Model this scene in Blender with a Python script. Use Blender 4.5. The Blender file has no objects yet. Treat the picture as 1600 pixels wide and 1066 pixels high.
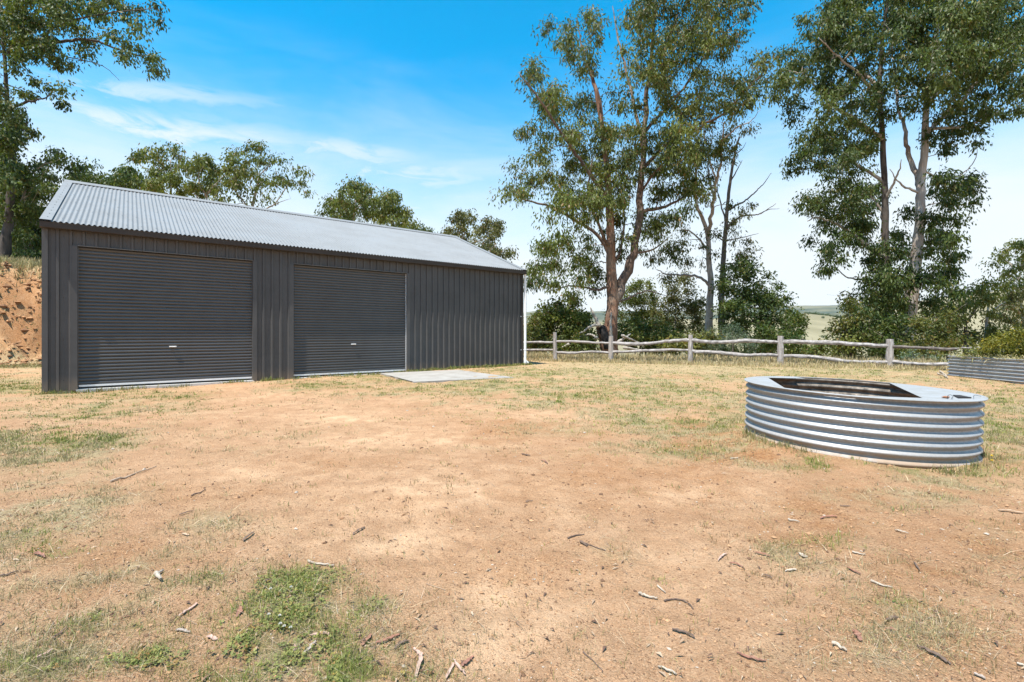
import bpy, math, random
import numpy as np
from mathutils import Vector, Matrix

SC = bpy.context.scene
COL = SC.collection
rng = np.random.default_rng(7)
PI = math.pi

# ------------------------------------------------------------------ camera
F, CX, HY, EYE = 762.4, 800.0, 521.8, 1.175        # focal length and horizon in pixels of the 1600 px photograph
cam_d = bpy.data.cameras.new('camera')
cam = bpy.data.objects.new('camera', cam_d); COL.objects.link(cam)
cam.location = (0, 0, EYE); cam.rotation_euler = (PI/2, 0, 0)
cam_d.sensor_width = 36; cam_d.lens = F/1600*36
cam_d.shift_y = -(533-HY)/1600
cam_d.clip_start = .05; cam_d.clip_end = 30000
SC.camera = cam

# ------------------------------------------------------------------ sun, sky, exposure
SUN_EL = math.radians(67)
sh = Vector((-.62, -.785)).normalized()
sun_dir = Vector((sh.x*math.cos(SUN_EL), sh.y*math.cos(SUN_EL), math.sin(SUN_EL)))
sun_d = bpy.data.lights.new('sun', 'SUN'); sun_d.energy = 4.8; sun_d.angle = math.radians(.53); sun_d.color = (1, .955, .88)
sun = bpy.data.objects.new('sun', sun_d); COL.objects.link(sun)
sun.rotation_euler = sun_dir.to_track_quat('Z', 'Y').to_euler(); sun.location = (10, 0, 30)
SC.view_settings.view_transform = 'Standard'; SC.view_settings.look = 'None'
SC.view_settings.exposure = .95; SC.view_settings.gamma = 1
SC.view_settings.use_curve_mapping = False
SC.cycles.max_bounces = 6; SC.cycles.diffuse_bounces = 3; SC.cycles.transparent_max_bounces = 4

world = bpy.data.worlds.new('World'); SC.world = world; world.use_nodes = True

class NT:
    """small helper to write node graphs"""
    def __init__(s, tree): s.t = tree; s.n = tree.nodes; s.l = tree.links
    def new(s, typ, **kw):
        nd = s.n.new(typ)
        for k, v in kw.items(): setattr(nd, k, v)
        return nd
    def put(s, sock, v):
        if isinstance(v, bpy.types.NodeSocket): s.l.new(v, sock)
        elif v is not None:
            if hasattr(sock.default_value, '__len__') and not hasattr(v, '__len__'): v = (v,)*len(sock.default_value)
            if hasattr(v, '__len__') and len(sock.default_value) == 4 and len(v) == 3: v = (*v, 1)
            sock.default_value = v
    def m(s, op, a, b=None, c=None, clamp=False):
        nd = s.new('ShaderNodeMath', operation=op, use_clamp=clamp)
        for i, v in enumerate((a, b, c)):
            if v is not None: s.put(nd.inputs[i], v)
        return nd.outputs[0]
    def mix(s, fac, a, b, mode='MIX'):
        nd = s.new('ShaderNodeMix', data_type='RGBA', blend_type=mode)
        s.put(nd.inputs[0], fac); s.put(nd.inputs[6], a); s.put(nd.inputs[7], b)
        return nd.outputs[2]
    def ss(s, v, lo, hi, a=0., b=1.):
        nd = s.new('ShaderNodeMapRange', interpolation_type='SMOOTHSTEP')
        s.put(nd.inputs[0], v); s.put(nd.inputs[1], lo); s.put(nd.inputs[2], hi); s.put(nd.inputs[3], a); s.put(nd.inputs[4], b)
        return nd.outputs[0]
    def noise(s, vec, scale, detail=3, rough=.55, dist=0.):
        nd = s.new('ShaderNodeTexNoise')
        if vec is not None: s.put(nd.inputs['Vector'], vec)
        nd.inputs['Scale'].default_value = scale; nd.inputs['Detail'].default_value = detail
        nd.inputs['Roughness'].default_value = rough; nd.inputs['Distortion'].default_value = dist
        return nd.outputs[0]
    def comb(s, x, y, z):
        nd = s.new('ShaderNodeCombineXYZ')
        for i, v in enumerate((x, y, z)): s.put(nd.inputs[i], v)
        return nd.outputs[0]
    def sep(s, v):
        nd = s.new('ShaderNodeSeparateXYZ'); s.put(nd.inputs[0], v); return nd.outputs
    def scale(s, v, sc):
        nd = s.new('ShaderNodeMapping'); s.put(nd.inputs[0], v); nd.inputs['Scale'].default_value = sc; return nd.outputs[0]

def build_sky():
    g = NT(world.node_tree); g.n.clear()
    out = g.new('ShaderNodeOutputWorld'); bg = g.new('ShaderNodeBackground'); bg.inputs[1].default_value = .12
    sky = g.new('ShaderNodeTexSky', sky_type='NISHITA'); sky.sun_disc = False
    sky.sun_elevation = SUN_EL; sky.sun_rotation = math.atan2(sh.x, sh.y)
    sky.altitude = 400; sky.air_density = 1.0; sky.dust_density = .3; sky.ozone_density = 2.5
    hs = g.new('ShaderNodeHueSaturation'); hs.inputs['Saturation'].default_value = 1.7; hs.inputs['Hue'].default_value = .478; hs.inputs['Value'].default_value = 1.27
    g.put(hs.inputs['Color'], sky.outputs[0])
    d = g.new('ShaderNodeTexCoord').outputs['Generated']
    x, y, z = g.sep(d)
    el = g.m('ARCSINE', z); az = g.m('ARCTAN2', x, y)
    zc = g.m('MAXIMUM', z, .06)
    px = g.m('DIVIDE', x, zc); py = g.m('DIVIDE', y, zc)
    flat = g.comb(px, py, 0)
    n1 = g.noise(g.scale(flat, (.35, 1.1, 1)), 1.0, 6, .6, .6)       # streaky cirrus on a flat layer
    n2 = g.noise(g.scale(flat, (.16, .34, 1)), 1.0, 3, .5)
    n3 = g.noise(g.scale(g.comb(az, el, 0), (1.6, 7, 1)), 1.0, 5, .6, .4)
    n4 = g.noise(g.scale(g.comb(az, el, 0), (9, 34, 1)), 1.0, 5, .62, .8)
    # veil that whitens the lower sky
    e2 = g.m('ADD', el, g.m('MULTIPLY', g.m('SUBTRACT', n3, .5), .30))
    veil = g.ss(e2, .12, .56, .97, 0.)
    veil = g.m('POWER', veil, 1.25)
    streak = g.m('MULTIPLY', g.ss(n1, .5, .72), g.ss(n2, .45, .6))
    streak = g.m('MULTIPLY', streak, g.ss(el, .58, .36, 0., .55))
    # long cirrus banners: (azimuth centre, elevation centre, half length, half height, tilt, weight)
    acc = None
    for a0, e0, la, le, tl, w in ((-.58, .390, .16, .018, .08, .6), (-.55, .338, .28, .034, .05, .85), (-.30, .340, .24, .030, -.06, .75), (-.16, .315, .28, .030, -.02, .75), (-.45, .285, .34, .032, .03, .7), (-.05, .262, .34, .045, .0, .75), (.30, .29, .2, .014, .04, .35), (.50, .26, .3, .03, .0, .4)):
        da = g.m('SUBTRACT', az, a0)
        de = g.m('SUBTRACT', g.m('SUBTRACT', el, e0), g.m('MULTIPLY', da, tl))
        de = g.m('ADD', de, g.m('MULTIPLY', g.m('SUBTRACT', n3, .5), .09)); da = g.m('ADD', da, g.m('MULTIPLY', g.m('SUBTRACT', n4, .5), .5)); de = g.m('ADD', de, g.m('MULTIPLY', g.m('SUBTRACT', n4, .5), .03))
        q = g.m('ADD', g.m('POWER', g.m('DIVIDE', da, la), 2.), g.m('POWER', g.m('DIVIDE', de, le), 2.))
        b = g.m('MULTIPLY', g.m('EXPONENT', g.m('MULTIPLY', q, -1.)), w)
        b = g.m('MULTIPLY', b, g.ss(n4, .24, .70, .42, 1.05))
        acc = b if acc is None else g.m('MAXIMUM', acc, b)
    cl = g.m('MAXIMUM', g.m('MAXIMUM', veil, streak), acc)
    cl = g.m('MINIMUM', cl, .96)
    cl = g.m('MULTIPLY', cl, g.ss(el, -.05, .0))
    col = g.mix(cl, hs.outputs[0], (4.25, 4.45, 4.55))
    g.l.new(col, bg.inputs[0]); g.l.new(bg.outputs[0], out.inputs[0])
build_sky()

# ------------------------------------------------------------------ helpers
def P(px, py, Y):
    """the place that the photograph shows at this pixel, Y metres away"""
    return np.array([(px-CX)/F*Y, Y, EYE-(py-HY)/F*Y])

def tag(o, label=None, cat=None, group=None, kind=None):
    if label: o['label'] = label
    if cat: o['category'] = cat
    if group: o['group'] = group
    if kind: o['kind'] = kind
    return o

def empty(name, loc=(0, 0, 0), rz=0.):
    o = bpy.data.objects.new(name, None); COL.objects.link(o)
    o.location = loc; o.rotation_euler = (0, 0, rz); o.empty_display_size = .2
    return o

def link_mesh(name, me, mat=None, parent=None):
    if mat is not None: me.materials.append(mat)
    o = bpy.data.objects.new(name, me); COL.objects.link(o)
    if parent is not None: o.parent = parent
    return o

def mesh_np(name, V, Fc, mat, parent=None, attr=None, smooth=False):
    """one mesh object from arrays; Fc is an (n,3) or (n,4) array or a list of such arrays"""
    me = bpy.data.meshes.new(name)
    Fs = Fc if isinstance(Fc, list) else [Fc]
    Fs = [np.asarray(q, dtype=np.int32) for q in Fs if len(q)]
    V = np.asarray(V, dtype=np.float32)
    me.vertices.add(len(V)); me.vertices.foreach_set('co', V.ravel())
    idx = np.concatenate([q.ravel() for q in Fs]); tot = np.concatenate([np.full(len(q), q.shape[1], np.int32) for q in Fs])
    me.loops.add(len(idx)); me.loops.foreach_set('vertex_index', idx)
    me.polygons.add(len(tot)); me.polygons.foreach_set('loop_start', np.concatenate([[0], np.cumsum(tot)[:-1]]).astype(np.int32))
    me.polygons.foreach_set('loop_total', tot)
    me.polygons.foreach_set('use_smooth', np.full(len(tot), smooth))
    if attr is not None:
        for k, a in attr.items():
            at = me.attributes.new(k, 'FLOAT_COLOR', 'POINT')
            a = np.asarray(a, np.float32)
            if a.shape[1] == 3: a = np.c_[a, np.ones(len(a), np.float32)]
            at.data.foreach_set('color', a.ravel())
    me.update(calc_edges=True); me.validate()
    return link_mesh(name, me, mat, parent)

class MB:
    """collects shapes into one mesh"""
    def __init__(s): s.v = []; s.q = []; s.t = []; s.n = 0
    def add(s, V, quads=(), tris=()):
        V = np.asarray(V, float).reshape(-1, 3)
        if len(quads): s.q.append(np.asarray(quads, int)+s.n)
        if len(tris): s.t.append(np.asarray(tris, int)+s.n)
        s.v.append(V); s.n += len(V); return s
    def box(s, a, b):
        x0, y0, z0 = a; x1, y1, z1 = b
        V = [(x0,y0,z0),(x1,y0,z0),(x1,y1,z0),(x0,y1,z0),(x0,y0,z1),(x1,y0,z1),(x1,y1,z1),(x0,y1,z1)]
        return s.add(V, [(0,3,2,1),(4,5,6,7),(0,1,5,4),(1,2,6,5),(2,3,7,6),(3,0,4,7)])
    def tube(s, pts, rad, sides=8, caps=True, jit=0., squash=1.):
        V, Q = tube(pts, rad, sides, jit, squash)
        n = len(pts)
        T = []
        if caps:
            c0 = len(V); V = np.vstack([V, pts[0], pts[-1]])
            for k in range(sides):
                k2 = (k+1) % sides
                T += [(c0, k2, k), (c0+1, (n-1)*sides+k, (n-1)*sides+k2)]
        return s.add(V, Q, T)
    def grid(s, G, flip=False):
        """G: (n,m,3) grid of points"""
        n, m, _ = G.shape
        i = np.arange(n-1)[:, None]*m+np.arange(m-1)[None]
        Q = np.stack([i, i+1, i+m+1, i+m], -1).reshape(-1, 4)
        return s.add(G.reshape(-1, 3), Q[:, ::-1] if flip else Q)
    def prism(s, poly, z0, z1):
        """poly: list of (x,y), extruded upwards"""
        n = len(poly); V = [(x, y, z0) for x, y in poly]+[(x, y, z1) for x, y in poly]
        s.add(V, [(i, (i+1) % n, n+(i+1) % n, n+i) for i in range(n)])
        me_t = [(0, i+1, i) for i in range(1, n-1)]+[(n, n+i, n+i+1) for i in range(1, n-1)]
        s.t.append(np.asarray(me_t, int)+s.n-2*n); return s
    def build(s, name, mat, parent=None, smooth=False, attr=None):
        return mesh_np(name, np.vstack(s.v), [np.vstack(q) for q in (s.q, s.t) if q], mat, parent, attr, smooth)

def tube(pts, rad, sides=8, jit=0., squash=1.):
    pts = np.asarray(pts, float); n = len(pts)
    rad = np.broadcast_to(np.asarray(rad, float), (n,))
    T = np.gradient(pts, axis=0); T /= np.linalg.norm(T, axis=1)[:, None]+1e-9
    up = np.array([0, 0, 1.]) if abs(T[0, 2]) < .9 else np.array([0, 1., 0])
    a = np.cross(T[0], up); a /= np.linalg.norm(a)
    A = np.empty((n, 3))
    for i in range(n):
        a = a-T[i]*a.dot(T[i]); a /= np.linalg.norm(a)+1e-9; A[i] = a
    B = np.cross(T, A)*squash
    th = np.arange(sides)/sides*2*PI
    R = rad[:, None, None]*np.ones((n, sides, 1))
    if jit: R = R*(1+rng.normal(0, jit, (n, sides, 1)))
    V = pts[:, None]+R*(A[:, None]*np.cos(th)[None, :, None]+B[:, None]*np.sin(th)[None, :, None])
    i = np.arange(n-1)[:, None]*sides; k = np.arange(sides)[None]; k2 = (k+1) % sides
    Q = np.stack([i+k, i+k2, i+sides+k2, i+sides+k], -1).reshape(-1, 4)
    return V.reshape(-1, 3), Q

def spline(pts, sub=4):
    pts = np.asarray(pts, float)
    if len(pts) < 3: return np.array([pts[0]+(pts[-1]-pts[0])*t for t in np.linspace(0, 1, sub+1)])
    p = np.vstack([2*pts[0]-pts[1], pts, 2*pts[-1]-pts[-2]]); o = []
    for i in range(1, len(p)-2):
        for t in np.arange(sub)/sub:
            o.append(.5*((2*p[i])+(-p[i-1]+p[i+1])*t+(2*p[i-1]-5*p[i]+4*p[i+1]-p[i+2])*t*t+(-p[i-1]+3*p[i]-3*p[i+1]+p[i+2])*t**3))
    o.append(pts[-1]); return np.array(o)

def sst(x, a, b):
    t = np.clip((np.asarray(x, float)-a)/(b-a), 0, 1); return t*t*(3-2*t)

def vnoise(x, y, seed=0):
    """smooth value noise in 0..1"""
    x = np.asarray(x, float); y = np.asarray(y, float)
    xi = np.floor(x).astype(np.int64); yi = np.floor(y).astype(np.int64); fx = x-xi; fy = y-yi
    def h(a, b):
        n = (a*374761393+b*668265263+seed*982451653) & 0x7fffffff
        n = ((n ^ (n >> 13))*1274126177) & 0x7fffffff
        return ((n ^ (n >> 16)) & 0xffff)/65535.
    u = fx*fx*(3-2*fx); v = fy*fy*(3-2*fy)
    return (h(xi, yi)*(1-u)+h(xi+1, yi)*u)*(1-v)+(h(xi, yi+1)*(1-u)+h(xi+1, yi+1)*u)*v

def fbm(x, y, oct=4, seed=0):
    s = 0; a = .5; t = 0
    for k in range(oct):
        s = s+a*vnoise(x*2**k, y*2**k, seed+k*17); t += a; a *= .5
    return s/t

# ------------------------------------------------------------------ lie of the land
FA, FB = np.array([1.8, 19.8]), np.array([12.1, 15.5])       # fence line
fdir = (FB-FA)/np.linalg.norm(FB-FA); fnor = np.array([-fdir[1], fdir[0]])
TOE = np.array([-17.7, 16.4]); tdir = np.array([.82, .572]); tnor = np.array([-.572, .82])

def gz(x, y, micro=True):
    x = np.asarray(x, float); y = np.asarray(y, float)
    z = .085*sst(y, 9, 17)+.0*x
    d = (x-FA[0])*fnor[0]+(y-FA[1])*fnor[1]
    side = sst(x, -9, 1)
    dd = np.maximum(d-1.3, 0)
    drop = 34*(1-np.exp(-dd*.20/34*1.15))
    z = z-drop*side*sst(dd, 0, 4)
    # cut bank and the rise behind it, left of the shed
    u = (x-TOE[0])*tnor[0]+(y-TOE[1])*tnor[1]
    wig = (fbm(x*.8+3, y*.8, 3, 5)-.5)*.7
    bank = 3.75*sst(u+wig, 0, 3.4)+.10*np.maximum(u-2.6, 0)*sst(u, 2, 6)
    z = z+np.minimum(bank, 8+0*x)*sst(y, 4, 9)*(1-sst(x, -8, 1))
    back = np.maximum(y-27, 0)
    z = z+np.minimum(back*.12, 5)*(1-sst(x, -16, -4))*(1-sst(u, 0, 3))
    # mounded soil against the tank
    r = np.hypot(x-3.724, y-5.341)
    z = z+(.045*np.exp(-((r-1.1)/.3)**2))*(sst(-x, -3.9, -3.0)+.5*np.exp(-((x-4.15)/.25)**2)*(y < 5.3))
    if micro:
        near = 1-sst(y, 10, 26)
        z = z+near*((fbm(x*.55, y*.55, 3, 1)-.5)*.10+(fbm(x*4, y*4, 3, 2)-.5)*.030+(fbm(x*17, y*17, 3, 3)-.5)*.020)
        z = z+sst(y, 24, 60)*(fbm(x*.09, y*.09, 3, 4)-.5)*1.6
        z = z+(1-sst(x, -8, -3))*sst(u, .2, 1.2)*(1-sst(u, 3, 4))*(((fbm(x*2.2, y*2.2, 4, 8)-.5)*1.3+(fbm(x*7, y*7, 3, 9)-.5)*.45))
    return z

def gp(px, py, lift=0.):
    """where the ground meets this pixel's sight line"""
    Y = EYE*F/(py-HY)
    for _ in range(6):
        X = (px-CX)/F*Y; zz = float(gz(X, Y)); Y = (EYE-zz)*F/(py-HY)
    X = (px-CX)/F*Y
    return np.array([X, Y, float(gz(X, Y))+lift])

# how overgrown each place in the yard is: (column, row, half width, half height, amount) in angles about the viewpoint
GREEN = [(495,950,90,50,1.1),(450,1030,150,46,1.1),(330,1050,130,30,.85),(520,900,45,16,.7),(620,1050,70,22,.4),(240,912,60,10,.55),(60,848,60,18,.6),(110,1000,60,30,.3),(40,1050,60,22,.5),(200,1040,90,24,.5),(150,985,70,16,.45),(300,905,40,10,.3),
         (50,700,90,26,.6),(150,690,60,8,.55),(190,617,120,7,.7),(30,606,60,12,.9),(150,640,120,14,.35),(500,605,55,7,.85),(620,592,90,8,.8),(760,606,180,11,.75),(920,612,140,13,.65),(830,585,90,8,.7),(1010,600,200,16,.42),(1300,588,270,16,.5),(1000,612,270,26,.5),(1575,650,60,55,.5),(1090,655,150,22,.4),(1200,570,300,9,.4),
         (1265,728,28,9,.85),(1340,727,30,6,.5),(1420,735,60,10,.5),(1560,730,50,20,.75),(1050,706,110,9,.42),(980,628,120,10,.42),(1580,660,50,40,.4),(1275,845,45,12,.42),(330,905,50,8,.35),(700,1040,60,25,.3),(350,1005,60,20,.5),(1390,945,50,10,.35),(590,960,40,14,.3)]
DRY = [(280,1010,330,80,.7),(60,800,130,70,.6),(80,700,140,36,.6),(150,630,180,22,.4),(600,970,130,60,.55),(330,812,120,30,.3),(930,606,300,30,.9),(1050,655,170,34,.8),(1080,575,340,22,1.0),(1350,585,300,18,1.0),
       (1560,665,80,70,.85),(1080,705,130,14,.7),(1480,760,140,26,.5),(1270,860,100,50,.42),(1400,1020,120,50,.5),(1570,900,60,80,.25),(960,850,60,22,.3),(620,700,120,9,.4),(830,712,60,8,.35),(150,900,200,60,.45),(1180,700,60,30,.5),(480,600,200,12,.5),(30,600,70,30,.8),(460,690,160,30,.12),(1100,690,120,10,.4)]
RED = [(1150,700,150,45,.9),(1100,670,90,18,.7),(820,670,160,22,.6),(980,760,260,50,.5),(1350,800,200,50,.7),(1500,860,150,80,.7),(900,880,160,40,.55),(250,870,160,30,.5),(560,720,140,18,.4),(1480,980,160,80,.5),(150,930,80,20,.4),(300,770,200,20,.3)]
PALE = [(600,690,140,16,.8),(700,760,190,36,.9),(640,835,150,34,.7),(860,930,230,60,.9),(1100,985,190,50,.7),(540,655,70,9,.6),(760,1005,90,40,.8),(330,735,160,18,.4),(1000,860,120,40,.5),(900,650,90,8,.5),(1080,770,120,16,.4)]
def to_px(x, y):
    y = np.maximum(y, .6); return CX+F*x/y, HY+F*EYE/y
def field(x, y, spots, seed):
    px, py = to_px(x, y); s = np.zeros_like(px)
    wx = (fbm(x*1.3, y*1.3, 3, seed)-.5)*1.3; wy = (fbm(x*1.3+31, y*1.3, 3, seed+3)-.5)*1.3
    for a, b, rx, ry, w in spots:
        s = np.maximum(s, w*np.exp(-(((px-a)/rx+wx)**2+((py-b)/ry+wy)**2)))
    return s
def cover(x, y):
    x = np.asarray(x, float); y = np.asarray(y, float)
    n = fbm(x*2.3, y*2.3, 4, 41); n2 = fbm(x*7, y*7, 3, 43)
    g = field(x, y, GREEN, 51)*(.55+.9*sst(n, .32, .62))*(.4+1.1*sst(n2, .3, .62))
    d = field(x, y, DRY, 61)*(.1+1.6*sst(fbm(x*1.7+9, y*1.7, 4, 47), .36, .62))*(.35+1.05*sst(n2, .34, .62))
    far = sst(y, 12.5, 15)*sst(x, -2, 3); d = np.maximum(d, far*.85)
    u = (x-TOE[0])*tnor[0]+(y-TOE[1])*tnor[1]
    bk = sst(y, 6, 9)*(1-sst(x, -8, -3)); ontop = sst(u, 2.5, 3.4)*bk; d = np.maximum(d, ontop*.95)
    dl = (x-FA[0])*fnor[0]+(y-FA[1])*fnor[1]
    d = np.maximum(d, sst(dl, -.8, .2)*.9); g = np.maximum(g, sst(dl, 3, 9)*.55)
    d = np.maximum(d, sst(u, -2.6, -.6)*(1-sst(u, .5, 1.3))*.8*bk); g = np.maximum(g, sst(u, -2.6, -1.2)*(1-sst(u, -.6, .3))*.8*sst(n, .3, .55)*bk)
    r = np.clip(field(x, y, RED, 71)*(.4+sst(fbm(x*3, y*3, 4, 77), .3, .7)), 0, 1)
    r = np.maximum(r, sst(u, .2, 1.0)*(1-sst(u, 2.6, 3.4))*bk)
    return np.clip(g, 0, 1), np.clip(d, 0, 1), r

# ------------------------------------------------------------------ materials
def material(name):
    m = bpy.data.materials.new(name); m.use_nodes = True
    g = NT(m.node_tree); g.n.clear()
    out = g.new('ShaderNodeOutputMaterial'); b = g.new('ShaderNodeBsdfPrincipled'); g.l.new(b.outputs[0], out.inputs[0])
    g.out = out; g.b = b
    return m, g
def coords(g): return g.new('ShaderNodeTexCoord').outputs['Object']
def bump(g, h, strength=.3, dist=.01, prev=None):
    nd = g.new('ShaderNodeBump'); nd.inputs['Strength'].default_value = strength; nd.inputs['Distance'].default_value = dist
    g.put(nd.inputs['Height'], h)
    if prev is not None: g.put(nd.inputs['Normal'], prev)
    return nd.outputs[0]

def mat_ground():
    m, g = material('yard_soil')
    at = g.new('ShaderNodeAttribute', attribute_name='cover'); cr, cg, cb = (lambda s: (s[0], s[1], s[2]))(g.sep(at.outputs['Color']))
    v = coords(g)
    n05 = g.noise(v, .9, 4, .6); n3 = g.noise(v, 4.5, 5, .65); n20 = g.noise(v, 26, 5, .7); n90 = g.noise(v, 120, 4, .75); n300 = g.noise(v, 420, 2, .6)
    soil = g.mix(g.ss(n05, .3, .7), (.375, .225, .135), (.475, .312, .200))
    soil = g.mix(g.ss(n3, .38, .68, 0, .75), soil, (.315, .185, .108))
    red = g.mix(g.ss(n20, .35, .65), (.25, .118, .052), (.37, .195, .09))
    soil = g.mix(g.m('MULTIPLY', cb, g.ss(n3, .2, .6, .45, 1.0)), soil, red)
    soil = g.mix(g.ss(n20, .50, .68, 0, .65), soil, (.32, .19, .105))
    soil = g.mix(g.ss(n90, .52, .64, 0, .8), soil, (.23, .125, .068))
    soil = g.mix(g.ss(n90, .44, .30, 0, .7), soil, (.66, .50, .34))
    vo = g.new('ShaderNodeTexVoronoi'); vo.inputs['Scale'].default_value = 85; g.put(vo.inputs['Vector'], v)
    spk = g.m('MULTIPLY', g.ss(vo.outputs['Distance'], .30, .16), g.ss(g.m('ADD', g.noise(v, 7, 4, .65), g.m('MULTIPLY', cb, .08)), .44, .60))
    vo2 = g.new('ShaderNodeTexVoronoi'); vo2.inputs['Scale'].default_value = 34; g.put(vo2.inputs['Vector'], v)
    spk2 = g.m('MULTIPLY', g.ss(vo2.outputs['Distance'], .26, .12), g.ss(g.m('ADD', g.noise(v, 3.1, 4, .7), g.m('MULTIPLY', cb, .10)), .46, .60)); spk = g.m('MAXIMUM', spk, g.m('MULTIPLY', spk2, .8))
    soil = g.mix(g.m('MULTIPLY', spk, .8), soil, (.16, .08, .042))
    pale = at.outputs['Alpha']; soil = g.mix(g.m('MULTIPLY', pale, g.ss(g.m('ADD', n3, g.m('MULTIPLY', n90, .4)), .50, .80, .95, .35)), soil, (.565, .382, .25)); soil = g.mix(1., soil, (1.25, 1.175, 1.06), 'MULTIPLY')
    thatch = g.mix(g.ss(n20, .35, .65), (.32, .245, .13), (.48, .37, .205))
    thatch = g.mix(g.ss(n90, .5, .65, 0, .6), thatch, (.20, .14, .08))
    col = g.mix(g.m('MULTIPLY', cg, g.ss(g.m('ADD', n20, g.m('MULTIPLY', n90, .6)), .50, .90, .35, 1.)), soil, thatch)
    green = g.mix(g.ss(n90, .4, .6), (.10, .125, .035), (.22, .215, .075))
    col = g.mix(g.m('MULTIPLY', cr, g.ss(g.m('ADD', n20, g.m('MULTIPLY', n90, .7)), .62, 1.0, .1, .85)), col, green)
    g.put(g.b.inputs['Base Color'], col); g.b.inputs['Roughness'].default_value = .95; g.b.inputs['Specular IOR Level'].default_value = .15
    h = g.m('ADD', g.m('MULTIPLY', n20, .9), g.m('ADD', g.m('MULTIPLY', n90, .45), g.m('MULTIPLY', n300, .12)))
    h = g.m('SUBTRACT', h, g.m('MULTIPLY', spk, -.12))
    g.put(g.b.inputs['Normal'], bump(g, h, 1., .034))
    return m

def mat_leaf(name, c1, c2, c3, trans=.36, gloss=.5):
    """c1..c2 by leaf, c3 for the odd dry leaf"""
    m, g = material(name)
    at = g.new('ShaderNodeAttribute', attribute_name='tint'); r, gg, b = (lambda s: (s[0], s[1], s[2]))(g.sep(at.outputs['Color']))
    col = g.mix(r, c1, c2); col = g.mix(g.ss(gg, .86, .97), col, c3)
    col = g.mix(1., col, g.comb(g.m('MULTIPLY', b, .82), g.m('MULTIPLY', b, .86), g.m('MULTIPLY', b, .80)), 'MULTIPLY')
    g.put(g.b.inputs['Base Color'], col); g.b.inputs['Roughness'].default_value = gloss; g.b.inputs['Specular IOR Level'].default_value = .3
    tr = g.new('ShaderNodeBsdfTranslucent'); g.put(tr.inputs[0], g.mix(1., col, (1.4, 1.4, .55), 'MULTIPLY'))
    mx = g.new('ShaderNodeMixShader'); mx.inputs[0].default_value = trans
    g.l.new(g.b.outputs[0], mx.inputs[1]); g.l.new(tr.outputs[0], mx.inputs[2]); g.l.new(mx.outputs[0], g.out.inputs[0])
    return m

def mat_bark(name, c1, c2, c3, stretch=8., sc=6., b=.6):
    m, g = material(name); v = coords(g)
    n = g.noise(g.scale(v, (stretch, stretch, 1)), sc*.25, 5, .65, .4); n2 = g.noise(g.scale(v, (1, 1, .5)), 1.3, 4, .6)
    col = g.mix(g.ss(n, .36, .64), c1, c2); col = g.mix(g.ss(n2, .45, .68, 0, .85), col, c3)
    g.put(g.b.inputs['Base Color'], col); g.b.inputs['Roughness'].default_value = .85
    g.put(g.b.inputs['Normal'], bump(g, n, b, .05)); return m

def mat_plain(name, c, rough=.6, metal=0., var=.12, sc=6., c2=None, spec=.5, bumpd=0.):
    m, g = material(name); v = coords(g)
    n = g.noise(v, sc, 5, .6); n2 = g.noise(v, sc*9, 3, .6)
    c2 = c2 or tuple(x*(1-var*2.2) for x in c)
    col = g.mix(g.ss(g.m('ADD', g.m('MULTIPLY', n, .7), g.m('MULTIPLY', n2, .3)), .36, .66), c, c2)
    g.put(g.b.inputs['Base Color'], col); g.b.inputs['Metallic'].default_value = metal; g.b.inputs['Specular IOR Level'].default_value = spec
    g.put(g.b.inputs['Roughness'], g.ss(n, .3, .7, rough*.85, min(1, rough*1.15)))
    if bumpd: g.put(g.b.inputs['Normal'], bump(g, n2, .5, bumpd))
    return m

M = {}
M['soil'] = mat_ground()
M['clad'] = mat_plain('charcoal_steel', (.084, .082, .080), .5, 0, .08, 1.2, spec=.28)
M['trim'] = mat_plain('dark_trim_steel', (.045, .037, .031), .5, 0, .05, 1.5, spec=.25)
M['doorsteel'] = mat_plain('roller_door_steel', (.084, .082, .080), .34, 0, .06, 2.0, spec=.5)
M['roof'] = mat_plain('pale_roof_steel', (.222, .226, .226), .62, 0, .07, .8, spec=.25)
M['screw'] = mat_plain('screw_zinc', (.16, .165, .17), .5, .3)
M['alu'] = mat_plain('aluminium', (.80, .80, .80), .35, .2, .04)
M['white'] = mat_plain('white_pvc', (.78, .78, .77), .35, 0, .04)
M['concrete'] = mat_plain('concrete', (.34, .315, .28), .9, 0, .12, 2.2, (.25, .225, .195), bumpd=.004)
M['paleconcrete'] = mat_plain('footing_concrete', (.62, .58, .52), .9, 0, .12, 4)
M['wood'] = mat_bark('weathered_grey_timber', (.38, .345, .325), (.19, .168, .155), (.30, .265, .24), 1., 30., .5)
M['postwood'] = mat_bark('split_post_timber', (.44, .40, .37), (.24, .205, .185), (.36, .31, .27), 9., 14., .6)
M['bark_red'] = mat_bark('stringy_red_bark', (.27, .135, .078), (.12, .062, .038), (.31, .225, .16), 9., 5., 1.)
M['bark_brown'] = mat_bark('brown_limb_bark', (.17, .105, .072), (.085, .056, .042), (.22, .165, .125), 8., 5., .8)
M['bark_grey'] = mat_bark('smooth_gum_bark', (.42, .385, .34), (.29, .25, .21), (.25, .165, .11), 5., 3., .4)
M['bark_pale'] = mat_bark('pale_gum_bark', (.40, .37, .34), (.28, .25, .22), (.31, .215, .155), 4., 3., .3)
M['bark_dark'] = mat_bark('dark_bark', (.075, .058, .046), (.035, .028, .023), (.12, .095, .08), 6., 6., .8)
M['bark_dead'] = mat_bark('bleached_dead_wood', (.44, .39, .33), (.27, .23, .19), (.36, .31, .26), 5., 6., .4)
M['bark_deaddark'] = mat_bark('dark_dead_wood', (.16, .13, .11), (.085, .07, .06), (.22, .18, .15), 5., 6., .4)
M['char_slot_dark'] = mat_plain('charred_wood_slot_dark', (.018, .014, .012), .95)  # burnt timber, and the painted dark of the tank lid's open slot

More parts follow.
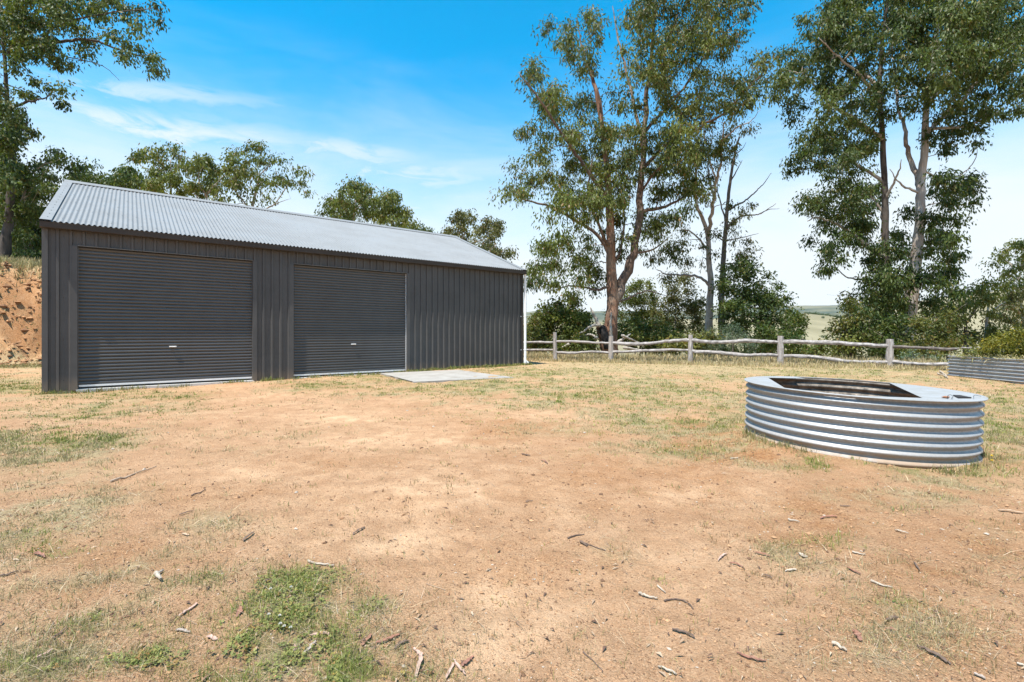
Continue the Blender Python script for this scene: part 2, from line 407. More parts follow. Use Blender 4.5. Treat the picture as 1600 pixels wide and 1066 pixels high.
def dusty(m):
    g = NT(m.node_tree); b = next(n for n in g.n if n.type == 'BSDF_PRINCIPLED'); v = coords(g); z = g.sep(v)[2]
    n = g.noise(g.scale(v, (1, 1, .35)), 7, 5, .7); old = b.inputs['Base Color'].links[0].from_socket
    f = g.m('MULTIPLY', g.ss(g.m('ADD', z, g.m('MULTIPLY', n, -.45)), .16, -.22), .42)
    st = g.m('MULTIPLY', g.ss(g.noise(g.scale(v, (1, 1, .05)), 9, 4, .65), .55, .75), .06)
    g.put(b.inputs['Base Color'], g.mix(g.m('MAXIMUM', f, st), old, (.30, .215, .14)))
dusty(M['clad'])
def mat_galv():
    m, g = material('weathered_galvanised_steel'); v = coords(g)
    n = g.noise(v, 3, 5, .65); n2 = g.noise(v, 40, 4, .6); ns = g.noise(g.scale(v, (1, 1, .06)), 22, 4, .6)
    z = g.sep(v)[2]
    col = g.mix(g.ss(n2, .3, .7), (.37, .372, .37), (.30, .30, .295))
    dirt = g.m('MULTIPLY', g.ss(ns, .52, .75), g.ss(n, .35, .75, 0., .35))
    low = g.m('MULTIPLY', g.ss(z, -.44, -.58), g.ss(n, .25, .6, .2, .85))
    dirt = g.m('MAXIMUM', dirt, low)
    col = g.mix(dirt, col, (.30, .20, .12))
    g.put(g.b.inputs['Base Color'], col); g.put(g.b.inputs['Metallic'], g.m('SUBTRACT', .36, g.m('MULTIPLY', dirt, .6)))
    g.put(g.b.inputs['Roughness'], g.m('ADD', g.ss(n2, .3, .7, .44, .56), g.m('MULTIPLY', dirt, .35)))
    return m
M['galv'] = mat_galv()
M['lid'] = mat_plain('dull_galvanised_lid', (.33, .333, .333), .65, .1, .1, 5, (.26, .255, .24))
M['rust'] = mat_plain('rust', (.30, .12, .05), .9, 0, .2, 20)
M['wire'] = mat_plain('dark_wire', (.03, .03, .03), .6)
M['zinc'] = mat_plain('zincalume_bed', (.42, .43, .435), .45, .5, .08, 6)

L = {}
L['olive'] = mat_leaf('leaf_olive', (.085, .092, .028), (.175, .165, .055), (.24, .14, .06))
L['brown'] = mat_leaf('leaf_olive_brown', (.062, .086, .021), (.18, .20, .044), (.25, .15, .06))
L['dark'] = mat_leaf('leaf_dark_green', (.040, .068, .017), (.125, .158, .040), (.18, .15, .05))
L['mid'] = mat_leaf('leaf_mid_green', (.09, .118, .028), (.20, .205, .05), (.22, .16, .055))
L['bush'] = mat_leaf('leaf_bush', (.082, .10, .026), (.20, .19, .05), (.22, .14, .055))
L['ferny'] = mat_leaf('leaf_blue_green', (.085, .125, .085), (.17, .21, .14), (.2, .2, .12))
L['yellow'] = mat_leaf('leaf_yellow_green', (.12, .13, .022), (.24, .215, .035), (.42, .30, .03))

# ------------------------------------------------------------------ ground
def axis(*segs):
    o = [segs[0][0]]
    for a, b, st in segs:
        n = max(1, int(round((b-a)/st))); o += list(a+(b-a)*(np.arange(1, n+1)/n))
    return np.array(o)
gx = axis((-260, -40, 8), (-40, -18, .8), (-18, -7, .13), (-7, -2.6, .05), (-2.6, 3.0, .024), (3.0, 7, .05), (7, 17, .13), (17, 40, .8), (40, 260, 8))
gy = axis((-200, -10, 12), (-10, 1.2, .6), (1.2, 4.6, .022), (4.6, 9, .05), (9, 22, .12), (22, 60, .9), (60, 260, 6))
GX, GY = np.meshgrid(gx, gy)
GZ = gz(GX, GY)
gcov = np.stack([*cover(GX.ravel(), GY.ravel()), np.clip(field(GX.ravel(), GY.ravel(), PALE, 81)*(.4+1.2*sst(fbm(GX.ravel()*1.9, GY.ravel()*1.9, 4, 83), .3, .65)), 0, 1)], -1)
nx_, ny_ = len(gx), len(gy)
ii = np.arange(ny_-1)[:, None]*nx_+np.arange(nx_-1)[None]
mesh_o = mesh_np('ground', np.stack([GX, GY, GZ], -1).reshape(-1, 3), np.stack([ii, ii+1, ii+nx_+1, ii+nx_], -1).reshape(-1, 4), M['soil'], attr={'cover': gcov}, smooth=True)
tag(mesh_o, 'bare sandy yard with thin dry grass falling away past the fence', kind='structure')

# far country
def mat_paddock():
    m, g = material('dry_paddock'); v = coords(g)
    n = g.noise(v, .006, 5, .6); n2 = g.noise(v, .04, 5, .65)
    col = g.mix(g.ss(n, .35, .65), (.20, .175, .105), (.265, .23, .145)); col = g.mix(g.ss(n2, .58, .72, 0, .5), col, (.17, .165, .08))
    g.put(g.b.inputs['Base Color'], col); g.b.inputs['Roughness'].default_value = 1; g.b.inputs['Specular IOR Level'].default_value = 0
    return m
def mat_range():
    m, g = material('far_forest'); v = coords(g)
    n = g.noise(v, .002, 5, .65)
    g.put(g.b.inputs['Base Color'], g.mix(g.ss(n, .4, .6), (.055, .07, .045), (.16, .15, .09))); g.b.inputs['Roughness'].default_value = 1; g.b.inputs['Specular IOR Level'].default_value = 0
    return m
def polar(name, r, hfun, mat, label):
    az = np.linspace(-PI, PI, 361); A, R = np.meshgrid(az, r)
    X = R*np.sin(A); Y = R*np.cos(A)
    G = np.stack([X, Y, hfun(X, Y, R, A)], -1)
    mb = MB(); mb.grid(G, flip=True)
    return tag(mb.build(name, mat, smooth=True), label, kind='structure')
def ridge(A, pts):
    a = [p[0] for p in pts]; return np.interp(np.degrees(A), a, [p[1] for p in pts])
def h_near(X, Y, R, A):
    top = ridge(A, [(-180, 60), (-60, 70), (-10, 34), (0, 36), (6, 34), (20, 36), (28, 46), (31, 50), (34, 36), (37, 62), (42, 80), (60, 70), (180, 60)])
    t = sst(R, 320, 1500)
    return -37+(top+37)*t+(fbm(X*.004, Y*.004, 4, 90)-.5)*40*sst(R, 250, 700)-(R > 1500)*(R-1500)*.06
def h_far(X, Y, R, A):
    top = ridge(A, [(-180, 230), (-30, 240), (-5, 200), (3, 310), (8, 290), (20, 270), (30, 305), (34, 300), (50, 240), (180, 230)])
    return -60+(top+60)*sst(R, 2600, 6500)*(.88+.24*fbm(X*.0006, Y*.0006, 4, 95))
polar('paddock_hill', np.array([200, 260, 330, 420, 520, 620, 720, 820, 920, 1020, 1120, 1220, 1320, 1420, 1500, 1700, 2200]), h_near, mat_paddock(), 'pale dry grass hill seen beyond the fence and the gum trees')
polar('mountain_range', np.array([2100, 2600, 3200, 3800, 4400, 5000, 5600, 6200, 6600, 7400]), h_far, mat_range(), 'low bluish mountain range along the horizon')

# ------------------------------------------------------------------ shed
TH = .6646; SX, SY = -8.3338*1.1, 8.693*1.1
LEN, HALF, EAVE, RISE, GUT = 10.987*1.1, 3.988*1.1, EYE+2.2, 1.677*1.1, .143
DOORS = [(.4433*1.1, 3.3324*1.1), (4.1694*1.1, 7.0175*1.1)]; DTOP = EYE+1.6166*1.1
shed = tag(empty('shed', (SX, SY, 0), TH), 'long charcoal corrugated steel shed with two roller doors and pale gable roof', 'shed')
WB, WT = .035, EAVE-.075     # wall bottom and top
PIT = .195
def rib_depth(x):
    """how far the wall sheet stands out at x (ribs point outwards, -y)"""
    ph = (x/PIT) % 1.0
    return ph
def clad_profile(x0, x1):
    xs = [x0]; ys = []
    k0 = math.floor(x0/PIT)-1; ev = []
    for k in range(k0, math.ceil(x1/PIT)+1):
        c = k*PIT
        ev += [(c-.028, 0), (c-.019, -.033), (c+.019, -.033), (c+.028, 0), (c+PIT*.5-.012, 0), (c+PIT*.5-.006, -.0025), (c+PIT*.5+.006, -.0025), (c+PIT*.5+.012, 0)]
    ex = np.array([e[0] for e in ev]); ey = np.array([e[1] for e in ev])
    inn = [(a, b) for a, b in ev if x0+1e-4 < a < x1-1e-4]
    return [(x0, float(np.interp(x0, ex, ey)))]+inn+[(x1, float(np.interp(x1, ex, ey)))]
def clad_sheet(name, x0, x1, segs, parent, mat):
    """segs: list of (xa, xb, z0, z1) pieces of one sheet"""
    mb = MB()
    for xa, xb, z0, z1 in segs:
        pr = clad_profile(xa, xb)
        zs = np.linspace(z0, z1, 2)
        G = np.array([[(x, y, z) for x, y in pr] for z in zs]); mb.grid(G)
        G2 = G+np.array([0, .0012, 0]); mb.grid(G2, flip=True)
    return mb.build(name, mat, parent)
# front wall, sheet by sheet, with the door openings cut out
SW = PIT*4
x = .0
while x < LEN-.02:
    x1 = min(x+SW, LEN); segs = []
    cuts = sorted({x, x1, *[c for d in DOORS for c in d if x < c < x1]})
    for a, b in zip(cuts[:-1], cuts[1:]):
        mid = (a+b)/2; dr = [d for d in DOORS if d[0] < mid < d[1]]
        segs.append((a, b, DTOP+.004 if dr else WB, WT))
    clad_sheet('wall_sheet', x, x1, segs, shed, M['clad']); x = x1
# screws in the wall
mb = MB()
for k in range(int(LEN/PIT)+1):
    xx = k*PIT+.085
    for zz in (.25, 1.05, 1.9, WT-.18):
        if xx > LEN-.05 or any(d[0]-.05 < xx < d[1]+.05 for d in DOORS) and zz < DTOP+.05: continue
        mb.tube([(xx, 0, zz), (xx, -.007, zz)], .0075, 6)
tag(mb.build('wall_screws', M['trim'], shed), kind='stuff')
# gables and rear wall
slope = RISE/(HALF+GUT)
roof_z = lambda y: EAVE+(y+GUT)*slope if y <= HALF else EAVE+(2*HALF+GUT-y)*slope
for xx, nm, sgn in ((0, 'gable_wall', -1), (LEN, 'gable_wall', 1)):
    mb = MB(); ys = np.arange(0, 2*HALF+.001, PIT/2); G = []
    ys = np.append(ys, 2*HALF)
    top = [(xx+sgn*(.002+.02*(i % 2)), y, roof_z(y)-.05) for i, y in enumerate(ys)]
    bot = [(xx+sgn*(.002+.02*(i % 2)), y, WB) for i, y in enumerate(ys)]
    mb.grid(np.array([bot, top]), flip=sgn < 0); mb.build(nm, M['clad'], shed)
mb = MB(); mb.box((0.02, 2*HALF-.02, WB), (LEN-.02, 2*HALF, WT)); mb.build('rear_wall', M['clad'], shed)
# corner and opening flashings
def flash(name, a, b, mat=M['clad']):
    mb = MB(); mb.box(a, b); return mb.build(name, mat, shed)
flash('corner_flashing', (-.032, -.042, WB), (.055, -.034, WT)); flash('corner_flashing', (-.034, -.034, WB), (-.026, .09, WT))
flash('corner_flashing', (LEN-.055, -.042, WB), (LEN+.032, -.034, WT), M['trim']); flash('corner_flashing', (LEN+.026, -.034, WB), (LEN+.034, .09, WT), M['trim'])
for d0, d1 in DOORS:
    for xa, xb in ((d0-.085, d0+.002), (d1-.002, d1+.085)):
        flash('jamb_flashing', (xa, -.040, WB), (xb, -.0345, DTOP-.001))
    flash('jamb_return', (d0-.004, -.0345, WB), (d0+.003, .13, DTOP)); flash('jamb_return', (d1-.003, -.0345, WB), (d1+.004, .13, DTOP))
    flash('head_flashing', (d0-.004, -.041, DTOP+.0005), (d1+.004, .13, DTOP+.012))
    mb = MB(); mb.box((d0+.004, -.0435, DTOP-.006), (d1-.004, -.0385, DTOP+.001)); mb.build('head_trim', mat_plain('pale_head_trim', (.24, .225, .20), .5), shed)
# roller doors
def roller_door(d0, d1):
    e = empty('roller_door', ((d0+d1)/2, .055, 0)); e.parent = shed; w = (d1-d0)/2-.012
    zb, zt = .135, DTOP-.004; NS = 5; hgt = (zt-zb)/NS; pitch = .0705
    for k in range(NS):
        z0 = zb+k*hgt; pr = []
        n = int(round(hgt/pitch)); p = hgt/n
        for q in range(n):
            for t, y in ((0, -.018), (.08, -.018), (.17, .006), (.30, .0135), (.50, .016), (.70, .013), (.85, .005), (.93, -.018)): pr.append((z0+(q+t)*p, y))
        pr.append((z0+hgt, -.018))
        if k: pr[0] = (z0, -.026); pr[1] = (z0+.08*p, -.026)
        mb = MB(); xs = np.linspace(-w, w, 5)
        sag = lambda xx, zz: .002*math.sin(xx*2.1+zz*3)
        G = np.array([[(xx, -y+sag(xx, z), z) for xx in xs] for z, y in pr]); mb.grid(G)
        mb.build('curtain_sheet', M['doorsteel'], e)
    mb = MB(); mb.box((-w, -.03, .098), (w, .01, .136)); mb.build('bottom_rail', M['alu'], e)
    mb = MB(); mb.box((-w, -.022, .078), (w, .004, .0975)); mb.build('rubber_seal', M['wire'], e)
    for s in (-1, 1):
        mb = MB(); mb.box((s*(w+.001)-.008, -.03, .06), (s*(w+.001)+.010, -.018, DTOP-.02)); mb.box((s*(w+.001)-.003, -.018, .06), (s*(w+.001)+.003, .03, DTOP-.02)); mb.build('guide', M['alu'] if s > 0 and d0 > 4 else M['doorsteel'], e)
    mb = MB(); mb.tube([(-.055, -.012, .893), (-.05, -.045, .893), (.05, -.045, .893), (.055, -.012, .893)], .009, 6); mb.box((-.07, -.020, .880), (.07, -.0165, .906)); mb.build('handle', M['white'], e)
    mb = MB(); mb.box((-.015, -.020, .806), (.015, -.0165, .832)); mb.build('lock', M['doorsteel'], e)
    return e
for d in DOORS: roller_door(*d)
# floor slab with its edge showing under the doors
mb = MB(); mb.box((.02, .03, -.3), (LEN-.02, 2*HALF-.03, .058)); mb.build('floor_slab', M['paleconcrete'], shed)
for d0, d1 in DOORS:
    mb = MB(); mb.box((d0-.02, -.05, -.2), (d1+.02, .029, .052)); mb.build('threshold', M['paleconcrete'], shed)
mb = MB(); mb.box((7.9, -.03, -.2), (LEN-.01, -.003, .088)); mb.build('footing_edge', M['paleconcrete'], shed)
# roof: corrugated sheets
CP = .0845; RL = math.hypot(HALF+GUT, RISE); un = np.array([0, HALF+GUT, RISE])/RL; rn = np.array([0, -RISE, HALF+GUT])/RL
def roof_sheet(x0, x1):
    n = max(4, int(round((x1-x0)/CP*8))); xs = np.linspace(x0, x1, n+1)
    w = .0125*np.cos(2*PI*xs/CP)
    base = np.array([0, -GUT-.035, EAVE-.015])
    rows = []
    for t in (0, .5, 1.0):
        rows.append([np.array([xx, 0, 0])+base+un*(t*(RL+.02))+rn*(.012+ww) for xx, ww in zip(xs, w)])
    G = np.array(rows); mb = MB(); mb.grid(G); mb.grid(G-rn*.0015, flip=True)
    return mb.build('roof_sheet', M['roof'], shed, smooth=True)
x = -.03; RX1 = LEN+.03
while x < RX1-.02:
    x1 = min(x+CP*9, RX1); roof_sheet(x, x1); x = x1
# rear slope
mb = MB(); xs = np.linspace(-.03, RX1, 1150); w = .0125*np.cos(2*PI*xs/CP)
un2 = np.array([0, -(HALF+GUT), RISE])/RL; rn2 = np.array([0, RISE, HALF+GUT])/RL; base2 = np.array([0, 2*HALF+GUT+.035, EAVE-.015])
mb.grid(np.array([[np.array([xx, 0, 0])+base2+un2*(t*(RL+.02))+rn2*(.012+ww) for xx, ww in zip(xs, w)] for t in (0, 1.)]), flip=True); mb.build('rear_roof', M['roof'], shed, smooth=True)
# screws on the crests
mb = MB()
for r, t in enumerate((.06, .25, .44, .63, .82, .965)):
    for k in range(0, int(RX1/CP)+1):
        if (k+r) % 3 and t < .9: continue
        c = np.array([k*CP, -GUT-.035, EAVE-.015])+un*(t*RL)+rn*.0225
        mb.tube([c, c+rn*.007], .0085, 6)
tag(mb.build('roof_screws', M['screw'], shed), kind='stuff')
# ridge cap, barge caps, gutter, fascia
yr, zr = HALF, EAVE+RISE
mb = MB(); e1 = np.array([0, yr, zr+.045])
pf = [e1-un*.16+rn*.0-np.array([0, 0, .012]), e1-un*.15, e1-un*.03+rn*.012, e1+np.array([0, 0, .024]), e1-un2*.03+rn2*.012, e1-un2*.15, e1-un2*.16-np.array([0, 0, .012])]
mb.grid(np.array([[p+np.array([xx, 0, 0]) for xx in np.linspace(-.05, RX1+.02, 17)] for p in pf])); mb.build('ridge_cap', M['roof'], shed)
for xa, xb, sg in ((-.05, .125, 1), (LEN-.125, LEN+.05, -1)):
    for u_, r_, y0_ in ((un, rn, -GUT-.045), (un2, rn2, 2*HALF+GUT+.045)):
        mb = MB(); b0 = np.array([0, y0_, EAVE-.018]); q = []
        xo = xa if sg > 0 else xb; xi = xb if sg > 0 else xa
        prof = [(xo, -.13), (xo, .035), (xi-sg*.004, .035), (xi, .020)]
        mb.grid(np.array([[np.array([px_, 0, 0])+b0+u_*tt+r_*hh for px_, hh in prof] for tt in np.linspace(0, RL+.03, 8)]), flip=True)
        q = mb.build('barge_cap', M['roof'], shed)
mb = MB()
for xa in (.045,):
    for k in range(14):
        c = np.array([xa, -GUT-.045, EAVE-.018])+un*(.25+k*.32)+rn*.036
        mb.tube([c, c+rn*.006], .009, 6)
tag(mb.build('barge_screws', M['screw'], shed), kind='stuff')
gp_ = [(-GUT+.085, EAVE-.135), (-GUT-.018, EAVE-.135), (-GUT-.030, EAVE-.125), (-GUT-.034, EAVE-.03), (-GUT-.042, EAVE-.022), (-GUT-.036, EAVE-.016)]
mb = MB(); mb.grid(np.array([[(xx, y, z) for y, z in gp_] for xx in np.linspace(-.05, LEN+.07, 12)]), flip=True)
mb.grid(np.array([[(xx, y+.003, z+.002) for y, z in gp_] for xx in np.linspace(-.05, LEN+.07, 12)]))
for xx in (-.051, LEN+.071): mb.add([(xx, -GUT+.085, EAVE-.135), (xx, -GUT-.03, EAVE-.135), (xx, -GUT-.034, EAVE-.016), (xx, -GUT+.085, EAVE-.016)], [(0, 1, 2, 3)])
mb.build('gutter', M['trim'], shed)
mb = MB(); mb.box((-.03, -.05, EAVE-.11), (LEN+.03, -.036, EAVE-.03)); mb.build('fascia', M['trim'], shed)
# downpipe
dp = empty('downpipe', (LEN+.085, -.075, 0)); dp.parent = shed
mb = MB(); mb.tube([(0, 0, .16), (0, 0, .9), (0, 0, 1.8), (0, 0, EAVE-.13)], .046, 14); mb.build('pipe', M['white'], dp, smooth=False)
mb = MB(); mb.tube([(0, 0, .10), (0, 0, .27)], .051, 14); mb.tube([(.0, -.01, .235), (.05, -.02, .20), (.10, -.04, .15)], .042, 12); mb.build('shoe', M['white'], dp)
for zz in (.62, 1.78):
    mb = MB(); mb.tube([(0, 0, zz-.014), (0, 0, zz+.014)], .050, 14); mb.box((-.17, .034, zz-.012), (-.03, .040, zz+.012)); mb.build('bracket', M['white'], dp)

# concrete pad by the second door
pp = [gp(*q)[:2] for q in ((594, 585.5), (648, 598.5), (804, 590.2), (716, 579))]
cen = np.mean(pp, 0); mb = MB(); ring = []
for i in range(4):
    a, b = pp[i], pp[(i+1) % 4]
    for t in np.linspace(0, 1, 9)[:-1]:
        q = a+(b-a)*t; ring.append(tuple(q+rng.normal(0, .018, 2)))
mb.prism(ring, -.12, .012); mb.v[-1][:, 2] += gz(mb.v[-1][:, 0], mb.v[-1][:, 1], False)+.012
tag(mb.build('concrete_pad', M['concrete']), 'pale concrete pad set in the grass beside the second roller door', 'concrete pad')

# ------------------------------------------------------------------ tank ring
TC = np.array([3.724, 5.341]); TR = 1.0618; TZ = .6; TA, TB = -.0321, .0127
tilt = Matrix.Rotation(0, 4, 'X')
nrm = Vector((-TA, -TB, 1)).normalized()
tank = tag(empty('tank_ring', (TC[0], TC[1], TZ)), 'round low corrugated galvanised tank ring with a cut open flat top', 'water tank')
tank.rotation_euler = Vector((0, 0, 1)).rotation_difference(nrm).to_euler()
NR = 7; RP = .086
def tank_wall(r_off, flip, n=128):
    prof = [(TR-.045, -.004), (TR-.040, -.022)]
    zz = np.linspace(0, NR*RP, NR*12+1)
    prof += [(TR-.030+.017*math.sin(2*PI*z/RP-1.57), -.024-z) for z in zz]
    prof += [(TR-.045, -.024-NR*RP-.05)]
    th = np.linspace(0, 2*PI, n+1); return np.array([[((r+r_off)*math.cos(t), (r+r_off)*math.sin(t), z) for t in th] for r, z in prof])
mb = MB(); mb.grid(tank_wall(0, 0), flip=True); mb.build('corrugated_wall', M['galv'], tank, smooth=True)
mb = MB(); mb.grid(tank_wall(-.003, 0)); mb.build('inner_wall', mat_plain('dull_inner_steel', (.20, .17, .14), .65, .35, .3, 9), tank, smooth=True)
# seam where the sheet overlaps
mb = MB(); th0 = math.radians(-52)
prof = [(TR-.026+.017*math.sin(2*PI*z/RP-1.57), -.024-z) for z in np.linspace(0, NR*RP, NR*8+1)]
mb.grid(np.array([[(r*math.cos(th0+a), r*math.sin(th0+a), z) for a in (0, .012, .03)] for r, z in prof]), flip=True); mb.build('sheet_overlap', M['galv'], tank, smooth=True)
def on_rim(px, py):
    """local point on the rim plane seen at this pixel"""
    d = Vector(((px-CX)/F, 1, -(py-HY)/F)); o = Vector((0, 0, EYE)); c = Vector((TC[0], TC[1], TZ))
    t = (c-o).dot(nrm)/d.dot(nrm); p = o+d*t-c
    q = Vector((0, 0, 1)).rotation_difference(nrm).inverted() @ p
    return np.array([q.x, q.y])
A_, B_, C_, D_, E_, F_, G_, H_ = [on_rim(*q) for q in ((1200, 590.3), (1226, 606.3), (1320, 618.0), (1442, 622.2), (1388, 597.6), (1292, 590.6), (1262, 590.0), (1258, 591.6))]
def arc(p, q, n=24):
    """points along the rim, anticlockwise from the direction of p to that of q"""
    a, b = math.atan2(p[1], p[0]), math.atan2(q[1], q[0])
    if b < a: b += 2*PI
    return [np.array([TR*math.cos(t), TR*math.sin(t)]) for t in np.linspace(a, b, n)]
def plate(name, poly, z0=-.003, z1=.0, sag=0.):
    # fan from the centroid keeps the plate convex enough
    poly = [np.asarray(p) for p in poly]; c = np.mean(poly, 0); n = len(poly); V = [(c[0], c[1], z1+sag)]+[(p[0], p[1], z1) for p in poly]
    V += [(c[0], c[1], z0+sag)]+[(p[0], p[1], z0) for p in poly]; k = n+1
    T = [(0, 1+i, 1+(i+1) % n) for i in range(n)]+[(k, k+1+(i+1) % n, k+1+i) for i in range(n)]
    Q = [(1+i, k+1+i, k+1+(i+1) % n, 1+(i+1) % n) for i in range(n)]
    mb = MB(); mb.add(V, Q, T); return mb.build(name, M['lid'], tank)
def rim_pt(p): p = np.asarray(p); return p/np.linalg.norm(p)*TR
def strip(name, inner, outer, z=.0):
    """narrow ledge between an inner cut and the rim"""
    n = len(inner); G = np.array([[(a[0], a[1], z), (b[0], b[1], z)] for a, b in zip(inner, outer)])
    mb = MB(); G2 = G-np.array([0, 0, .003]); mb.grid(G, flip=True); mb.grid(G2); mb.grid(np.stack([G[:, 0], G2[:, 0]], 1)); mb.grid(np.stack([G[:, 1], G2[:, 1]], 1), flip=True)
    return mb.build(name, M['lid'], tank)
def ledge(name, pts, z=0., n=10):
    inner = []
    for a, b in zip(pts[:-1], pts[1:]): inner += [a+(b-a)*t for t in np.linspace(0, 1, n)[:-1]]
    inner.append(pts[-1]); inner = [p*min(1, (TR-.028)/np.linalg.norm(p)) for p in inner]; return strip(name, inner, [rim_pt(p) for p in inner], z)
left = plate('lid_plate', arc(A_, B_, 40)+[B_*.999, A_*.999], sag=.004)
right = plate('lid_plate', arc(D_, E_, 40)+[E_*.999, D_*.999], sag=.010)
ledge('lid_ledge', [B_, C_*.985, (C_*.6+D_*.4), D_], .001)
ledge('lid_ledge', [E_, (E_*.5+F_*.5)*1.0, F_], .001)
ledge('lid_ledge', [H_, (H_*.6+A_*.4), A_], .001)
# rolled rim
mb = MB(); mb.tube([(TR*1.001*math.cos(t), TR*1.001*math.sin(t), -.004) for t in np.linspace(0, 2*PI, 97)], .006, 6, caps=False); mb.build('rim_bead', M['lid'], tank)
# torn slot, its dark inside painted as a raised black flap; rust mark and wire loops on the lid
q0, q1, q2, q3 = [on_rim(*q) for q in ((1489, 619.6), (1500, 621), (1518, 623.2), (1497, 623.4))]
mb = MB(); mb.add([(q0[0], q0[1], .016), (q1[0], q1[1], .022), (q2[0], q2[1], .014), (q3[0], q3[1], .013), (q0[0], q0[1], .006), (q1[0], q1[1], .004), (q2[0], q2[1], .004), (q3[0], q3[1], .009)], [(0, 3, 2, 1), (0, 1, 5, 4), (1, 2, 6, 5), (2, 3, 7, 6), (3, 0, 4, 7)]); mb.build('slot_dark_flap', M['char_slot_dark'], tank)
r0 = [on_rim(*q) for q in ((1470, 622.6), (1476, 620.6), (1484, 621.5), (1482, 623.6))]
mb = MB(); mb.add([(p[0], p[1], .0125) for p in r0], [(0, 1, 2, 3)]); mb.build('rust_patch', M['rust'], tank)
for pts in (((1480, 622), (1481, 620.6), (1484, 619.9), (1487, 620.4), (1489, 621.5), (1486, 623)), ((1521, 622), (1521.5, 620.6), (1524, 620.2), (1528, 620.6), (1533, 621))):
    mb = MB(); p3 = [(*on_rim(px_, py_+2.2), .012+(623-py_)*.006) for px_, py_ in pts]; mb.tube(spline(p3, 3), .0022, 5); mb.build('wire_loop', M['wire'], tank)

# ------------------------------------------------------------------ garden bed
BX0, BX1, BY0, BY1, BH = 11.72, 14.6, 8.2, 13.25, .585
bed = tag(empty('garden_bed', (BX0, BY1, 0)), 'raised garden bed of shiny corrugated steel full of straw and yellow green plants', 'garden bed')
zb = float(gz(12, 12, False))-.04
def bed_loop(off):
    r = .22; o = []
    for cx_, cy_, a0 in ((BX1-r, BY1-r, 0), (BX0+r, BY1-r, 90), (BX0+r, BY0+r, 180), (BX1-r, BY0+r, 270)):
        for a in np.linspace(a0, a0+90, 7): o.append((cx_+(r+off)*math.cos(math.radians(a)), cy_+(r+off)*math.sin(math.radians(a))))
    o.append(o[0]); return o
mb = MB(); rows = []
for k in range(7*10+1):
    z = k/70*BH; rows.append([(x-BX0, y-BY1, zb+z) for x, y in bed_loop(.021*math.cos(2*PI*k/10))])
mb.grid(np.array(rows), flip=False)
mb.build('bed_wall', M['zinc'], bed, smooth=True)
mb = MB(); mb.tube([(x-BX0, y-BY1, zb+BH+.004) for x, y in bed_loop(.0)], .012, 6, caps=False); mb.build('bed_rim', M['zinc'], bed)
mb = MB(); mb.prism([(x-BX0, y-BY1) for x, y in bed_loop(-.04)[:-1]], zb+.1, zb+BH-.06); mb.build('bed_soil', mat_plain('bed_mulch', (.24, .17, .10), .95, 0, .2, 14), bed)

# ------------------------------------------------------------------ fence
fence = tag(empty('rail_fence', (FA[0], FA[1], float(gz(*FA)))), 'weathered grey split post and rail fence along the edge of the yard', 'fence')
F0 = Vector(fence.location)
PX = [(867.5, 519, 564.5, 6), (954.5, 525, 566, 7.5), (1078.8, 523, 568.5, 7.5), (1219.5, 525, 571, 9), (1390.6, 530, 575.5, 10)]
posts = []
for a, tp, bt, w in PX:
    g0 = gp(a, bt); Y = g0[1]; top = P(a, tp, Y)[2]; posts.append((g0, top, w/F*Y/2))
for g0, top, r in posts:
    mb = MB(); lean = rng.normal(0, .012, 2); zs = np.linspace(g0[2]-.25, top, 7)
    pts = [(g0[0]+lean[0]*(z-g0[2]), g0[1]+lean[1]*(z-g0[2]), z) for z in zs]
    mb.tube(np.array(pts)-np.array(F0), r*np.linspace(1.06, .94, 7), 9, jit=.07); o = mb.build('post', M['postwood'], fence, smooth=False)
def rail(p, q, r, mids=(), name='rail', mat=None):
    """p, q end points; mids: (t, dz) bends"""
    p, q = np.array(p), np.array(q); pts = [p]
    for t, dz in mids: pts.append(p+(q-p)*t+np.array([0, rng.normal(0, .02), dz*.65]))
    pts.append(q); s = spline(pts, 5); s[:, 2] += rng.normal(0, .006, len(s)); n = len(s)
    rr = .78*r*(1+.10*np.sin(np.linspace(0, 9, n)+rng.uniform(0, 6)))*np.linspace(1.08, .9, n)
    mb = MB(); mb.tube(s-np.array(F0), rr, 9, jit=.06); return mb.build(name, mat or M['wood'], fence, smooth=False)
def at_post(i, py, dx=0):
    g0 = posts[i][0]; return P(PX[i][0]+dx, py, g0[1])
far0 = gp(790, 561.5); Y0_ = 20.6
rail(P(795, 535.5, Y0_), at_post(0, 535), .060, ((.5, .01),))
rail(P(795, 548, Y0_), at_post(0, 547, 2), .060, ((.5, .03),))
rail(at_post(0, 533.5, -2), at_post(1, 536.5), .060, ((.4, .02), (.75, .0)))
rail(at_post(0, 550.5), at_post(1, 551.5), .062, ((.3, -.04), (.6, .05)))
rail(at_post(1, 536.0), at_post(2, 531.5), .080, ((.25, -.10), (.5, -.12), (.75, -.02)))
rail(at_post(1, 550.5), at_post(2, 547.5), .068, ((.35, .02), (.7, .06)))
rail(at_post(2, 532.0), at_post(3, 535), .082, ((.3, -.08), (.55, .01), (.8, .03)))
rail(at_post(2, 549.0), at_post(3, 555), .078, ((.35, -.02), (.6, -.09), (.8, -.03)))
rail(at_post(3, 534.5), at_post(4, 541.2), .090, ((.2, .05), (.5, .06), (.8, .01)))
rail(at_post(3, 556.5), at_post(4, 566.5), .075, ((.3, .06), (.65, -.07), (.85, -.03)))
pE, pE2 = P(1496, 545.5, 14.3), P(1512, 571, 13.9)
rail(at_post(4, 541.5), pE, .058, ((.4, .0), (.75, -.02)), mat=M['bark_deaddark'])
rail(at_post(4, 565), pE2, .065, ((.4, -.06), (.7, .0)))
rail(P(1492, 544.5, 14.2), P(1536, 543.5, 13.7), .022, ((.5, .01),))

